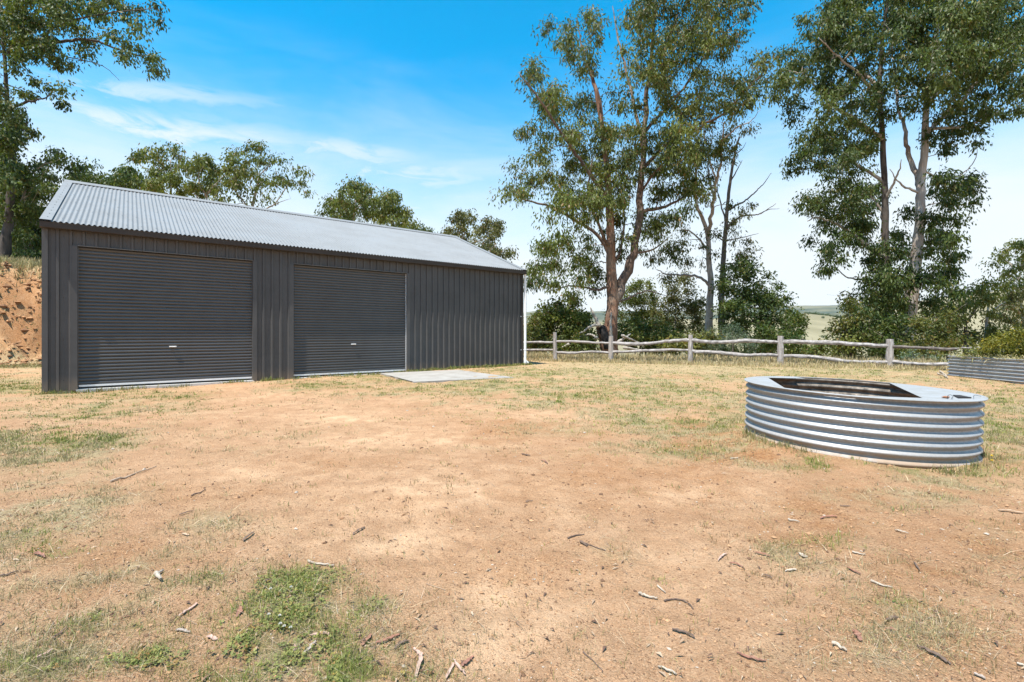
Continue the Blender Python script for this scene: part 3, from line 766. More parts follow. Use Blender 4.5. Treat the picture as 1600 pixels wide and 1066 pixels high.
# ------------------------------------------------------------------ trees
def leaf_mesh(C, rad, nper, size, droop, tintc, r, flat=.8):
    """leaves round the clump centres: one kite-shaped quad each"""
    n = len(C)*nper; ci = np.repeat(np.arange(len(C)), nper)
    off = r.normal(0, 1, (n, 3)); off /= np.maximum(np.linalg.norm(off, axis=1)[:, None], .3)
    off *= (r.random((n, 1))**.85)*rad[ci][:, None]*1.85
    off[:, 2] *= flat
    p = C[ci]+off
    a = r.normal(0, 1, (n, 3))*(1-droop*.55)+off/(rad[ci][:, None]+1e-6)*.35; a[:, 2] -= droop*1.7
    a /= np.linalg.norm(a, axis=1)[:, None]
    b = np.cross(a, r.normal(0, 1, (n, 3))); b /= np.linalg.norm(b, axis=1)[:, None]+1e-9
    l = size[0]*r.uniform(.65, 1.3, (n, 1)); w = size[1]*r.uniform(.7, 1.25, (n, 1))
    curl = np.cross(a, b)*l*r.normal(0, .12, (n, 1))
    V = np.stack([p, p+a*l*.42+b*w*.5, p+a*l+curl, p+a*l*.42-b*w*.5], 1).reshape(-1, 3)
    Q = np.arange(n*4).reshape(n, 4)
    t = np.clip(tintc[ci]*1.25-.12+r.normal(0, .20, n), 0, 1); dry = r.random(n); br = r.uniform(.8, 1.2, n)
    T = np.repeat(np.stack([t, dry, br], 1), 4, 0)
    return V, Q, T

LSC, LNM, LDN = 1.12, 1.35, 1.3      # leaf size and leaf count for all crowns
def tree(name, label, cat, Y, trunk, r0, limbs, blobs, crop=(0, 0, 1), leaf=(.16, .045), nleaf=110, cr=.30, dens=2.2, D=3.5, bark='bark_grey', leaves='olive', group=None, seed=1, droop=.8, twig=3, base=True, lbark=None, minz=None, sides=10, flare=1.35):
    r = np.random.default_rng(seed); ox, oy, sc = crop
    r0 *= .80; leaf = (leaf[0]*LSC, leaf[1]*LSC*1.15); nleaf = int(nleaf*LNM)
    T = [P(a, b, Y) for a, b in trunk]
    g = float(gz(T[0][0], Y))
    origin = np.array([T[0][0], Y, g])
    if T[0][2] > g+.1: T = [np.array([T[0][0]+r.normal(0, .05), Y, g-.15])]+T
    root = tag(empty(name, origin), label, cat, group)
    sp = spline(T, 6); n = len(sp)
    sp[1:-1, 0] += r.normal(0, .02, n-2)*r0; sp[1:-1, 1] += np.cumsum(r.normal(0, .10, n-2))*r0*.6
    tt = np.linspace(0, 1, n); rr = r0*(1-.80*tt**.75)*(1+(flare-1)*np.exp(-tt*9))
    mb = MB(); mb.tube(sp-origin, rr, sides+4, jit=.045); mb.build('trunk', M[bark], root, smooth=True)
    nodes = [np.array(p) for p in sp[2:]]; nrad = list(rr[2:])
    lb = M[lbark or bark]
    for lm in limbs:
        rl = lm[0]*.66; pts = lm[1]; N = np.array(nodes)
        # join the nearest piece of the tree as seen along the sight line
        q = P(*pts[0], Y); dx = (N[:, 0]/N[:, 1]-q[0]/q[1]); dz = ((N[:, 2]-EYE)/N[:, 1]-(q[2]-EYE)/q[1])
        k = int(np.argmin(dx*dx+dz*dz)); yy = N[k, 1]; slope = (lm[2] if len(lm) > 2 else r.uniform(-.55, .55))
        pl = [N[k]]; prev = P(*pts[0], yy)
        for a, b in pts[1:]:
            c = P(a, b, yy); L_ = np.linalg.norm(c-prev); yy = yy+slope*L_; c = P(a, b, yy); pl.append(c); prev = c
        s = spline(pl, 5); s[1:] += r.normal(0, rl*.25, (len(s)-1, 3))
        m = len(s); rad = rl*(1-.78*np.linspace(0, 1, m)); rad[0] = min(rad[0]*1.25, nrad[k]*.95)
        mb = MB(); mb.tube(s-origin, rad, max(6, sides-2), jit=.04); mb.build('limb', lb, root, smooth=True)
        for p, q_ in zip(s[2:], rad[2:]): nodes.append(p); nrad.append(q_)
    # leaf clumps
    C = []; R = []; tn = []
    for a, b, rad in blobs:
        px, py, pr = ox+a/sc, oy+b/sc, rad/sc
        rm = pr/F*Y; k = max(1, int(round(dens*LDN*PI*rm*rm+r.uniform(-.4, .4)))); bt = r.uniform(.2, .8); d0 = r.uniform(-D, D)*.6
        for _ in range(k):
            u = math.sqrt(r.random()); th = r.uniform(0, 2*PI)
            yc = Y+d0+r.uniform(-1, 1)*min(D, rm*1.6+.5)
            c = P(px+pr*u*math.cos(th), py+pr*u*math.sin(th), yc)
            if c[2] < gz(c[0], yc, False)+.25: continue
            C.append(c); R.append(cr*r.uniform(.65, 1.35)); tn.append(np.clip(bt+r.normal(0, .18), 0, 1))
    C = np.array(C); R = np.array(R); tn = np.array(tn)
    ax = np.array(nodes); dist = np.min(np.linalg.norm(C[:, None]-ax[None], axis=2), axis=1) if len(C)*len(ax) < 4e6 else np.linalg.norm(C-ax.mean(0), axis=1)
    wood = MB(); N = np.empty((len(nodes)+len(C)*4, 3)); N[:len(nodes)] = nodes; NRd = np.empty(len(N)); NRd[:len(nodes)] = nrad; cnt = len(nodes)
    tips = []
    for i in np.argsort(dist):
        c = C[i]; dv = c-N[:cnt]; dd = np.linalg.norm(dv, axis=1)+.7*np.maximum(-dv[:, 2], 0)+.02*np.maximum(.03-NRd[:cnt], 0)*50
        k = int(np.argmin(dd)); p0 = N[k]; Lb = np.linalg.norm(c-p0)
        if Lb < .05: continue
        mid = (p0+c)/2+np.array([r.normal(0, .1), r.normal(0, .1), .12+r.normal(0, .07)])*Lb
        tv = np.linspace(0, 1, 5)[:, None]; path = p0*(1-tv)**2+2*mid*tv*(1-tv)+c*tv**2; path[1:4] += r.normal(0, .025*Lb, (3, 3))
        ra = min(NRd[k]*.6, .010+.013*Lb); rb = max(.005, ra*.45)
        wood.tube(path-origin, np.linspace(ra, rb, 5), 4, caps=False)
        for j in (2, 3, 4): N[cnt] = path[j]; NRd[cnt] = max(rb, ra*(1-.12*j)); cnt += 1
        for _ in range(twig):
            e = c+r.normal(0, 1, 3)*R[i]*.75; e[2] += .1*R[i]
            wood.tube(np.array([c, (c+e)/2+r.normal(0, .05, 3)*R[i], e])-origin, [rb*.8, rb*.55, .003], 3, caps=False)
    if wood.n: tag(wood.build('branches', lb, root), kind='stuff')
    V, Q, Tt = leaf_mesh(C-origin, R, nleaf, leaf, droop, tn, r)
    tag(mesh_np('crown', V, Q, L[leaves], root, {'tint': Tt}), kind='stuff')
    return root

CC = (780, 0, 1.904)       # measuring frame of the middle of the picture
b1 = [(640,60,90),(700,40,60),(560,40,80),(480,90,80),(430,60,60),(560,150,80),(640,140,60),(740,230,60),(790,190,35),(690,290,60),(620,270,70),(540,250,80),(460,200,70),(400,180,50),(380,280,50),
 (250,100,55),(180,110,45),(150,90,28),(290,60,35),(230,180,60),(120,220,50),(90,230,32),(170,260,60),(140,330,60),(200,340,60),(110,400,52),(100,450,38),(260,290,50),(280,420,70),(190,440,60),(250,490,60),
 (60,540,52),(110,560,40),(40,570,30),(150,520,50),(240,560,80),(290,620,80),(200,640,70),(330,560,70),(370,620,60),(420,480,60),(480,430,70),(540,480,70),(600,490,55),(640,440,50),(560,420,60),(500,530,60),(440,560,60),(560,560,46),(610,560,36),
 (350,480,60),(360,380,45),(320,370,40),(180,750,70),(140,770,50),(240,760,60),(130,830,45),(200,850,50),(260,830,40),(110,800,30),(300,800,36),(420,680,55),(470,660,50),(380,740,40),(520,630,40),(490,770,36),(640,-60,90),(520,-50,90),(420,-40,60),(590,-150,100),(480,-150,80),(330,460,60),(420,390,60),(500,340,60),(590,340,60)]
big = tree('gum_tree', 'huge spreading gum with a stringy red brown forked trunk right behind the fence', 'tree', 24,
 [(953,548), (955,505), (958,470), (956,420), (955,370), (953,320), (950,270), (945,225), (936,160), (925,110)], .50,
 [(.40, [(960,482), (974,440), (990,394), (998,315), (1006,236), (1011,157), (1019,52), (1027,-60)], .10),
  (.16, [(998,330), (1032,325), (1074,304), (1105,272)]), (.15, [(1003,262), (1053,215), (1095,200), (1148,163), (1195,110)]), (.14, [(1008,205), (1040,170), (1074,131), (1116,68), (1158,31)]),
  (.16, [(955,400), (935,370), (885,336), (832,315), (801,305)]), (.12, [(956,450), (932,452), (895,446), (860,455)]), (.15, [(953,310), (911,257), (885,220), (843,157), (811,115)]),
  (.13, [(949,250), (937,157), (911,79), (900,30)]), (.14, [(1006,240), (980,115), (964,52), (958,10)], .4), (.12, [(955,395), (930,340), (918,300), (925,250)], -.5), (.10, [(992,395), (1020,390), (1045,372)]),
  (.13, [(957,420), (972,380), (975,330), (965,260)], .5), (.11, [(999,300), (1030,260), (1060,235)], -.5), (.10, [(1015,90), (1045,60), (1062,20)], -.3), (.11, [(962,478), (978,468), (1010,455), (1040,462)], .3)],
 b1, CC, (.17, .050), 108, .35, 2.0, 3.6, 'bark_red', 'brown', seed=11, sides=12, lbark='bark_brown')
def extra(root, name, pts, Y, rad, mat, sides=7, taper=.25):
    o = np.array(root.location); s = spline([P(a, b, Y) for a, b in pts], 5); s += rng.normal(0, .012, s.shape)
    mb = MB(); mb.tube(s-o, np.linspace(rad, rad*taper, len(s)), sides, jit=.05); return mb.build(name, mat, root, smooth=True)
extra(big, 'broken_stub', [(952,556), (947,536), (941,518), (938,510)], 23.6, .36, M['bark_red'], 12, .6)
extra(big, 'burnt_hollow', [(950,545), (946,530), (942,517), (940,511)], 23.42, .22, M['char_slot_dark'], 10, .7)
extra(big, 'dead_limb', [(938,508), (925,509), (912,518), (902,522)], 23.3, .09, M['bark_dead'])
extra(big, 'dead_limb', [(936,510), (931,498), (926,488), (922,480)], 23.3, .10, M['bark_dead'])
extra(big, 'loose_bark', [(955,548), (954,520), (954,505), (955,488)], 23.42, .10, M['bark_dead'], 7, .3)

def debris(name, label, pts, Y, rad, mat=None, group=None):
    p0 = P(*pts[0], Y); e = tag(empty(name, p0), label, 'branch', group); s = spline([P(a, b, Y+.25*i) for i, (a, b) in enumerate(pts)], 5); s += rng.normal(0, .012, s.shape)
    mb = MB(); mb.tube(s-p0, np.linspace(rad, rad*.3, len(s)), 7, jit=.06); mb.build('wood', mat or M['bark_dead'], e, smooth=True); return e
for pts, lb_ in ((((934,528), (922,523), (905,526)), 'bleached fallen branch curving left from the burnt foot of the big gum'), (((889,538), (870,546)), 'short bleached branch leaning low behind the second fence bay'), (((975,543), (995,546), (1012,549)), 'bleached branch lying between the rails right of the big gum'), (((972,524), (985,530), (1000,536)), 'upper bleached branch right of the big gum, sloping down to the right'), (((965,535), (978,527), (985,522)), 'bleached branch rising to the right from the foot of the big gum')):
    debris('fallen_branch', lb_, pts, 22.6, .07, None, 'fallen branches below the big gum')

tree('gum_tree', 'slender pale trunked gum with reddish foot and thin open crown beside the big gum', 'tree', 27,
 [(1109,523), (1110,480), (1111,440), (1108,405), (1107,368), (1098,340), (1090,322), (1086,290), (1091,240)], .30,
 [(.17, [(1107,366), (1113,325), (1118,290), (1126,255), (1128,220), (1133,190)]), (.12, [(1116,310), (1108,280), (1107,250), (1115,205)]), (.13, [(1109,446), (1090,432), (1062,430), (1040,428), (1027,421)], -.2), (.10, [(1108,392), (1085,366), (1062,356)]), (.08, [(1119,285), (1105,240), (1098,190)]), (.07, [(1128,220), (1150,200), (1172,190), (1188,172)])],
 [(620,420,70),(590,470,50),(680,400,50),(740,385,35),(650,330,60),(540,720,60),(500,780,50),(590,780,40),(560,660,40),(620,740,32),(580,600,40),(660,470,40),(700,340,40),(600,350,50),(690,620,22),(530,830,40),(480,730,35)], CC, (.17,.05), 50, .30, 1.4, 2.2, 'bark_pale', 'olive', seed=12)
tree('dead_gum', 'half dead dark gum with bare antler like branches reaching out to the right', 'tree', 28,
 [(1128,523), (1128,470), (1129,425), (1131,390), (1134,350), (1137,310), (1144,262), (1150,230), (1155,214)], .27,
 [(.10, [(1137,327), (1152,320), (1165,313), (1180,300), (1192,288), (1205,271)], .1), (.10, [(1134,354), (1147,345), (1160,338), (1178,336), (1192,332), (1212,318)], -.1), (.05, [(1185,335), (1200,328), (1218,326)], .1), (.06, [(1136,377), (1160,371), (1186,365)]), (.06, [(1130,410), (1165,410), (1184,402)]), (.07, [(1141,282), (1152,265), (1160,250)]), (.05, [(1147,245), (1160,232), (1166,222)]), (.08, [(1131,352), (1127,320), (1121,295), (1124,260)], .3), (.07, [(1129,380), (1118,368), (1112,360)])],
 [(700,700,40),(730,660,34),(720,740,36),(760,760,30),(690,650,24),(740,620,18),(745,600,14),(650,700,30),(700,780,40)], CC, (.17,.05), 50, .28, 1.5, 1.6, 'bark_deaddark', 'olive', seed=13)

CR = (1180, 0, 1.905)
b3 = [(300,60,90),(380,40,80),(220,90,70),(150,140,62),(110,190,55),(90,260,46),(130,320,42),(200,230,70),(280,170,80),(230,310,60),(190,380,42),(130,450,48),(190,440,52),(260,430,60),(120,500,28),(300,400,60),(340,340,60),(200,500,38),(270,500,50),(330,470,50),(310,280,60),(370,230,70),
 (170,610,38),(230,590,52),(290,570,55),(340,560,45),(220,660,46),(290,650,55),(340,640,50),(190,740,36),(250,730,46),(310,720,50),(340,770,40),(230,780,26),(200,790,20),(380,860,60),(340,900,55),(320,950,42),(280,900,24),(300,980,28),(400,930,50),(420,780,60),(400,720,50),(360,820,50),(430,870,50),(380,980,40),(320,-60,90),(220,-20,60),(420,-90,80),(180,70,45),(250,130,60)]
tree('gum_tree', 'tall dense dark green gum with a brown trunk left of the smooth white trunk', 'tree', 24,
 [(1386,518), (1385,440), (1382,370), (1381,300), (1378,220), (1372,150), (1374,80), (1382,10), (1386,-60)], .30,
 [(.16, [(1384,400), (1350,380), (1310,352), (1280,340), (1262,345)]), (.14, [(1383,350), (1365,310), (1330,300), (1295,282)]), (.14, [(1380,290), (1340,258), (1300,240), (1265,238)]), (.16, [(1378,225), (1340,190), (1300,165), (1260,120), (1230,110)]), (.13, [(1374,140), (1340,100), (1320,50), (1300,10)]), (.12, [(1374,100), (1400,60), (1410,10)]), (.10, [(1385,450), (1350,438), (1320,432), (1296,405)]), (.12, [(1372,165), (1345,120), (1310,90), (1280,60)], -.5), (.11, [(1381,310), (1400,280), (1408,250)])],
 b3, CR, (.16,.056), 118, .31, 2.35, 3.2, 'bark_dark', 'dark', seed=14, lbark='bark_grey')
b4 = [(480,40,80),(560,80,90),(640,60,90),(720,60,90),(780,110,60),(700,150,80),(620,170,90),(540,180,80),(460,130,80),(480,230,55),(560,270,65),(640,260,70),(700,240,60),(760,240,60),(790,310,40),(750,350,22),(680,310,40),(620,350,52),(560,390,44),(600,430,38),(650,400,28),(440,300,42),
 (560,540,45),(620,550,40),(650,540,26),(540,610,48),(590,630,42),(640,580,26),(560,680,48),(530,720,48),(580,740,38),(545,800,52),(580,840,42),(520,850,45),(535,900,42),(600,860,26),(460,640,25),(560,-40,100),(680,-60,100),(800,-20,100),(840,120,80),(850,230,60),(480,-60,80)]
white = tree('gum_tree', 'tall gum with a smooth pale grey white trunk beside the fence on the right', 'tree', 23,
 [(1419,517), (1424,465), (1430,410), (1436,350), (1441,300), (1447,245), (1450,190), (1458,130), (1470,60), (1480,-20)], .42,
 [(.22, [(1440,305), (1432,270), (1420,240), (1412,200), (1400,150), (1396,80)]), (.16, [(1449,220), (1475,180), (1510,150), (1545,110), (1590,90)]), (.15, [(1453,160), (1490,110), (1520,60), (1540,0)]), (.07, [(1445,262), (1470,280), (1490,278), (1508,268), (1524,250), (1527,230)], 0), (.12, [(1449,205), (1490,200), (1530,190), (1570,170)]), (.10, [(1431,400), (1455,380), (1475,350), (1490,300)], .4), (.10, [(1428,430), (1455,430), (1480,425)], .4), (.10, [(1432,300), (1410,290), (1390,265)]), (.14, [(1462,110), (1440,60), (1430,0)], .3)],
 b4, CR, (.16,.056), 118, .31, 2.35, 3.2, 'bark_pale', 'dark', seed=15, sides=14, flare=1.25)

CS = (1440, 340, 3.95)
tree('gum_tree', 'mid green gum standing half out of frame above the garden bed', 'tree', 30,
 [(1600,540), (1598,500), (1594,450), (1596,410)], .16, [(.08, [(1595,440), (1580,415), (1562,400)]), (.07, [(1596,420), (1604,395), (1600,372)])],
 [(590,180,60),(540,230,60),(480,220,36),(470,280,32),(620,280,60),(560,320,50),(500,330,26),(610,130,40),(560,400,50),(620,400,50),(680,200,70),(700,330,70),(680,430,60)], CS, (.17,.06), 80, .30, 2.2, 1.8, 'bark_grey', 'mid', seed=16)
tree('small_tree', 'small round crowned tree with short dark trunk behind the dark top rail', 'tree', 26,
 [(1508,545), (1508,520), (1506,500), (1500,478)], .19, [(.10, [(1507,508), (1520,490), (1532,470)]), (.09, [(1506,500), (1490,488), (1480,478)])],
 [(400,430,55),(350,450,46),(470,440,55),(300,500,55),(240,540,55),(330,560,60),(420,540,55),(230,620,36),(280,640,36),(180,580,36),(380,490,50)], CS, (.15,.055), 90, .27, 3., 1.6, 'bark_dark', 'mid', seed=17)
tree('small_tree', 'small grey trunked tree whose crown hangs over the yellow plants of the bed', 'tree', 28,
 [(1541,540), (1542,515), (1543,495), (1546,470)], .20, [(.09, [(1543,490), (1560,478), (1575,470)])],
 [(520,490,55),(540,570,55),(600,560,60),(480,620,46),(420,640,36),(600,650,50),(560,440,46),(650,520,50)], CS, (.15,.055), 90, .27, 3., 1.6, 'bark_grey', 'olive', seed=18)

CL = (0, 0, 3.23)
bl = [(60,60,90),(150,60,90),(230,60,70),(60,160,90),(170,170,75),(250,200,65),(120,250,75),(40,240,70),(220,260,55),(280,310,42),(330,90,65),(400,50,55),(470,60,50),(540,50,50),(620,40,42),(690,60,34),(700,120,38),(780,100,26),(770,10,30),(450,140,34),(540,150,34),(420,210,42),(470,230,34),(430,270,24),(560,200,28),(600,270,40),(650,260,42),(700,240,34),(740,270,30),(790,270,32),(770,350,20),(800,360,17),(640,100,28),
 (350,350,26),(60,330,40),(20,440,40),(180,420,34),(240,430,36),(290,450,42),(300,510,32),(80,480,42),(140,490,34),(50,600,60),(110,650,55),(170,690,32),(30,680,50),(100,730,46),(30,780,60),(300,20,60),(100,-40,90),(250,-40,80),(420,-30,60),(-60,100,90),(-80,300,90),(-60,500,90),(560,-20,60),(20,640,70),(70,560,50),(10,560,60),(60,720,60),(20,860,70),(60,900,60),(30,980,70),(90,1040,60),(20,1100,70),(-40,700,90),(-40,950,100)]
tree('gum_tree', 'large dark gum at the left edge whose leafy boughs overhang the sky', 'tree', 22,
 [(4,418), (9,372), (13,330), (18,258), (15,205), (9,150), (2,80), (-5,-20)], .27,
 [(.15, [(3,82), (40,68), (65,66), (95,64), (140,62), (170,72), (210,85), (235,88)], .1), (.09, [(66,66), (80,46), (110,33), (140,26), (190,18), (240,12)], -.2), (.05, [(70,66), (95,85), (125,93), (150,99), (168,108), (186,126)], 0), (.10, [(10,168), (40,160), (62,155), (85,148)]), (.09, [(2,60), (40,30), (80,10)], .3), (.12, [(8,150), (-30,120), (-60,60)], .3), (.10, [(17,230), (35,205), (45,190)], -.3)],
 bl, CL, (.15,.062), 95, .27, 3.0, 2.4, 'bark_dark', 'dark', seed=19)
tree('gum_tree', 'thin leaning gum with a bleached trunk on the bank left of the shed', 'tree', 23,
 [(2,418), (10,392), (20,362), (30,330), (40,302), (48,275)], .15, [(.06, [(34,318), (55,290), (75,262)]), (.06, [(44,290), (60,262), (90,250)])],
 [(200,800,46),(290,800,46),(340,830,26),(170,880,60),(100,850,55),(40,900,60),(120,980,70),(230,950,55),(270,890,36),(380,870,40)], CL, (.14,.06), 90, .26, 3.4, 1.4, 'bark_dead', 'dark', seed=20)
tree('gum_tree', 'short twin stemmed gum with bleached stems on the bank beside the shed corner', 'tree', 24,
 [(34,424), (40,404), (47,385), (53,366), (58,345)], .14, [(.09, [(38,412), (46,398), (51,384), (49,374)], -.1)],
 [(60,1000,80),(180,1040,70),(280,1000,36),(60,1120,70),(150,1150,70),(60,1230,80),(160,1240,70),(210,1180,50),(30,1310,60),(110,1330,60),(190,1320,40)], CL, (.14,.06), 90, .27, 3.6, 1.6, 'bark_dead', 'dark', seed=21)

CB = (100, 180, 4.0)
tree('gum_tree', 'dark green round tree showing just above the left end of the shed roof', 'tree', 33, [(150,360), (152,320), (155,290)], .25, [(.1, [(153,310), (135,290), (125,275)])],
 [(150,360,55),(230,400,50),(70,370,36),(110,400,40),(170,430,60),(330,400,55),(400,370,70),(300,430,40),(380,450,60),(480,440,46),(440,400,40)], CB, (.20,.08), 85, .36, 3.30, 2.2, 'bark_dark', 'dark', seed=22)
tree('gum_tree', 'open topped gum rising highest behind the left half of the shed roof', 'tree', 36, [(262,370), (265,320), (268,280), (266,250)], .22, [(.09, [(266,290), (278,260), (285,238)]), (.08, [(266,280), (250,255), (240,240)]), (.07, [(267,272), (225,262), (210,248)], .1)],
 [(440,250,38),(520,260,50),(570,210,44),(600,260,46),(640,290,44),(700,220,48),(750,260,30),(560,320,34),(480,290,30),(700,290,34),(620,350,30)], CB, (.22,.08), 62, .36, 2.40, 2.2, 'bark_grey', 'brown', seed=23)
tree('gum_tree', 'bright olive bushy gum in the middle of the clump behind the roof ridge', 'tree', 32, [(320,380), (322,330), (325,290)], .2, [(.09, [(322,310), (310,280), (318,260)]), (.09, [(324,300), (345,280), (362,268)]), (.07, [(322,320), (300,300), (285,295)])],
 [(540,400,50),(620,430,55),(700,380,44),(560,460,50),(780,330,44),(740,440,55),(840,280,46),(880,260,36),(820,420,55),(880,360,55),(940,330,44),(900,470,55),(960,420,50),(980,500,40),(1060,310,52),(1120,330,55),(1040,390,44),(1020,290,30),(1170,350,36),(1100,440,40)], CB, (.20,.075), 88, .34, 3.45, 2.2, 'bark_pale', 'mid', seed=24)
tree('gum_tree', 'airy gum with pale forked limbs and one bough reaching far right behind the roof', 'tree', 31, [(392,370), (394,330), (396,310), (400,290), (404,270)], .17,
 [(.08, [(396,312), (408,285), (414,260)]), (.08, [(394,330), (372,305), (358,278)]), (.08, [(395,335), (425,322), (442,300), (452,285), (460,275)], .1), (.05, [(418,326), (440,315), (454,311)], -.2), (.06, [(404,275), (425,255), (436,248)]), (.06, [(395,325), (378,318), (362,322)])],
 [(1100,240,34),(1180,210,36),(1250,220,40),(1320,250,34),(1345,270,16),(1200,270,34),(1260,300,30),(1240,380,44),(1290,450,34),(1330,370,30),(1370,400,30),(1220,440,30),(1450,340,30),(1490,380,30),(1470,440,30),(1500,480,30),(1410,430,12),(1260,520,24),(1100,500,30),(1180,540,24)], CB, (.19,.07), 70, .32, 3.30, 1.8, 'bark_pale', 'brown', seed=25)
CM = (460, 250, 4.21)
tree('gum_tree', 'round olive brown gum crown above the middle of the shed roof', 'tree', 44, [(552,400), (553,350), (556,310)], .3, [(.12, [(553,340), (530,320), (515,310)]), (.12, [(554,330), (575,310), (585,300)])],
 [(400,180,52),(460,200,55),(340,220,55),(280,260,50),(230,320,46),(320,320,55),(420,290,65),(500,250,46),(170,345,18),(380,370,55),(300,370,40),(480,370,40),(500,330,40),(380,130,20)], CM, (.24,.09), 85, .42, 2.55, 2.8, 'bark_grey', 'brown', seed=26)
tree('gum_tree', 'darker green gum leaning against the right side of the round olive brown crown', 'tree', 42, [(618,400), (617,370), (612,345)], .28, [(.1, [(615,355), (632,340), (640,330)])],
 [(610,280,52),(660,270,44),(570,330,46),(640,360,55),(700,330,40),(730,360,26),(620,420,50),(700,420,46),(760,430,34),(560,400,40),(540,290,30)], CM, (.23,.09), 90, .40, 3.00, 2.4, 'bark_dark', 'mid', seed=27)
tree('small_tree', 'tiny dark treetop peeping over the ridge between two gum crowns', 'tree', 46, [(664,400), (664,370)], .15, [(.06, [(664,375), (668,364)])],
 [(830,455,26),(870,470,15),(850,480,26)], CM, (.22,.09), 80, .38, 3.60, 1., 'bark_dark', 'dark', seed=28)
tree('gum_tree', 'sparse pale stemmed gum above the right end of the shed roof', 'tree', 43, [(725,420), (724,380), (722,362), (720,345)], .2,
 [(.08, [(723,365), (705,355), (696,352)]), (.1, [(724,385), (752,375), (765,362), (770,352)], .1), (.07, [(757,372), (775,385), (790,396)], -.1)],
 [(1090,370,36),(1140,380,38),(1060,400,26),(1110,440,34),(1010,480,38),(970,480,16),(1060,490,26),(1130,500,26),(1170,390,22)], CM, (.22,.085), 85, .38, 3.30, 1.6, 'bark_pale', 'olive', seed=29)
tree('gum_tree', 'loose clumpy gum hanging just past the right gable of the roof', 'tree', 41, [(768,420), (766,390), (768,372), (770,355)], .17,
 [(.07, [(767,380), (780,392), (795,396)])],
 [(1250,420,40),(1310,430,44),(1340,480,26),(1230,480,30),(1290,500,26),(1240,560,40),(1300,590,44),(1350,610,30),(1400,600,26),(1430,610,20),(1190,530,20)], CM, (.22,.085), 85, .38, 3.30, 1.6, 'bark_pale', 'olive', seed=30)

# ------------------------------------------------------------------ shrubs behind the fence
def shrub(label, Y, cx, cy, blobs, leaves='bush', size=(.14, .07), nleaf=135, cr=.27, dens=3.5, D=1.2, seed=1, cat='shrub', name='shrub', bark='bark_dark', stem=.06, droop=.35, group=None, crop=(0, 0, 1)):
    return tree(name, label, cat, Y, [(cx, cy+26), (cx+1, cy+8), (cx-1, cy-4)], stem, [(stem*.6, [(cx, cy+14), (cx-14, cy), (cx-20, cy-10)]), (stem*.6, [(cx, cy+12), (cx+12, cy), (cx+20, cy-8)])], blobs, crop, size, nleaf, cr, dens, D, bark, leaves, group, seed, droop, twig=2, sides=6)
shrub('broad dark shrub with brownish tips between the shed end and the big red trunk', 25, 878, 508, [(850,490,16),(870,482,18),(890,486,18),(908,492,16),(846,508,18),(868,506,20),(892,508,20),(914,512,16),(855,526,16),(880,528,20),(905,530,18)], 'brown', seed=41)
shrub('low olive shrub against the white downpipe of the shed', 24, 832, 524, [(826,515,12),(838,512,12),(830,528,14),(845,530,12),(820,535,14),(835,542,14)], 'bush', seed=42)
shrub('green shrub filling the gap left of the burnt hollow trunk', 23.5, 917, 534, [(905,540,14),(920,530,14),(930,540,12),(885,542,14),(915,548,12),(868,544,12),(900,528,12)], 'mid', seed=43)
shrub('tall pale olive sapling just right of the big red trunk', 32, 992, 480, [(985,462,20),(1002,446,16),(975,480,18),(998,480,22),(1015,466,16),(988,500,22),(1010,500,20),(1020,485,14),(968,500,14)], 'mid', (.15,.055), 95, .30, 2.6, seed=44, bark='bark_pale', stem=.10)
shrub('pale olive sapling with thin light stem left of the slender gum', 31, 1055, 480, [(1045,460,20),(1065,448,18),(1080,462,18),(1040,485,22),(1065,482,24),(1088,485,18),(1050,508,22),(1078,508,22),(1095,500,14),(1030,500,14)], 'olive', (.15,.055), 95, .30, 2.6, seed=45, bark='bark_pale', stem=.09)
shrub('yellowish green shrub beneath the two saplings behind the upper rail', 26, 1000, 520, [(980,520,16),(1000,516,18),(1022,520,18),(1042,524,16),(985,536,14),(1010,536,16),(1035,540,16),(1060,528,16),(1055,545,14),(965,528,12)], 'mid', seed=46)
shrub('wide low shrub showing between the rails at the second long fence bay', 22, 1085, 535, [(1070,535,14),(1090,530,14),(1085,545,12),(1105,540,14),(1050,545,12),(1110,528,12)], 'bush', seed=47)
BB = (1060, 200, 3.135)
shrub('big glossy dark green bush rising in a dome right of the slender gum', 24.5, 1165, 500, [(250,720,44),(320,700,55),(370,690,36),(420,740,38),(220,800,55),(300,790,65),(390,800,55),(470,800,36),(490,860,46),(420,880,65),(320,880,65),(230,890,55),(540,900,44),(585,920,34),(560,980,50),(480,970,65),(390,970,55),(300,970,50),(250,960,50),(520,1020,40),(430,1030,40)], 'dark', (.13,.06), 120, .28, 4.0, 1.6, seed=48, stem=.14, crop=BB)
shrub('feathery blue green wattle in front of the big dark bush', 21, 1145, 524, [(1120,526,12),(1138,518,14),(1152,516,12),(1165,526,12),(1130,534,12),(1150,534,14),(1172,536,10),(1115,538,8)], 'ferny', (.09,.022), 170, .22, 5.5, .7, seed=49)
shrub('leafy shrub behind the fourth fence post at the right foot of the dark bush', 21.5, 1215, 528, [(1195,530,14),(1212,524,14),(1230,526,12),(1240,540,12),(1205,545,12),(1225,548,12),(1180,545,12)], 'dark', (.12,.055), seed=50)
shrub('bright low shrub below the distant paddock between two fence posts', 22, 1285, 546, [(1260,544,12),(1280,538,12),(1300,546,13),(1320,544,12),(1270,556,10),(1295,556,10),(1245,550,10)], 'mid', seed=51)
shrub('tall sparse shrub at the left foot of the dark trunked gum', 22.5, 1330, 510, [(1325,470,14),(1340,490,16),(1322,500,14),(1345,512,16),(1330,525,16),(1350,535,14),(1312,520,12),(1315,540,12)], 'bush', (.13,.055), seed=52)
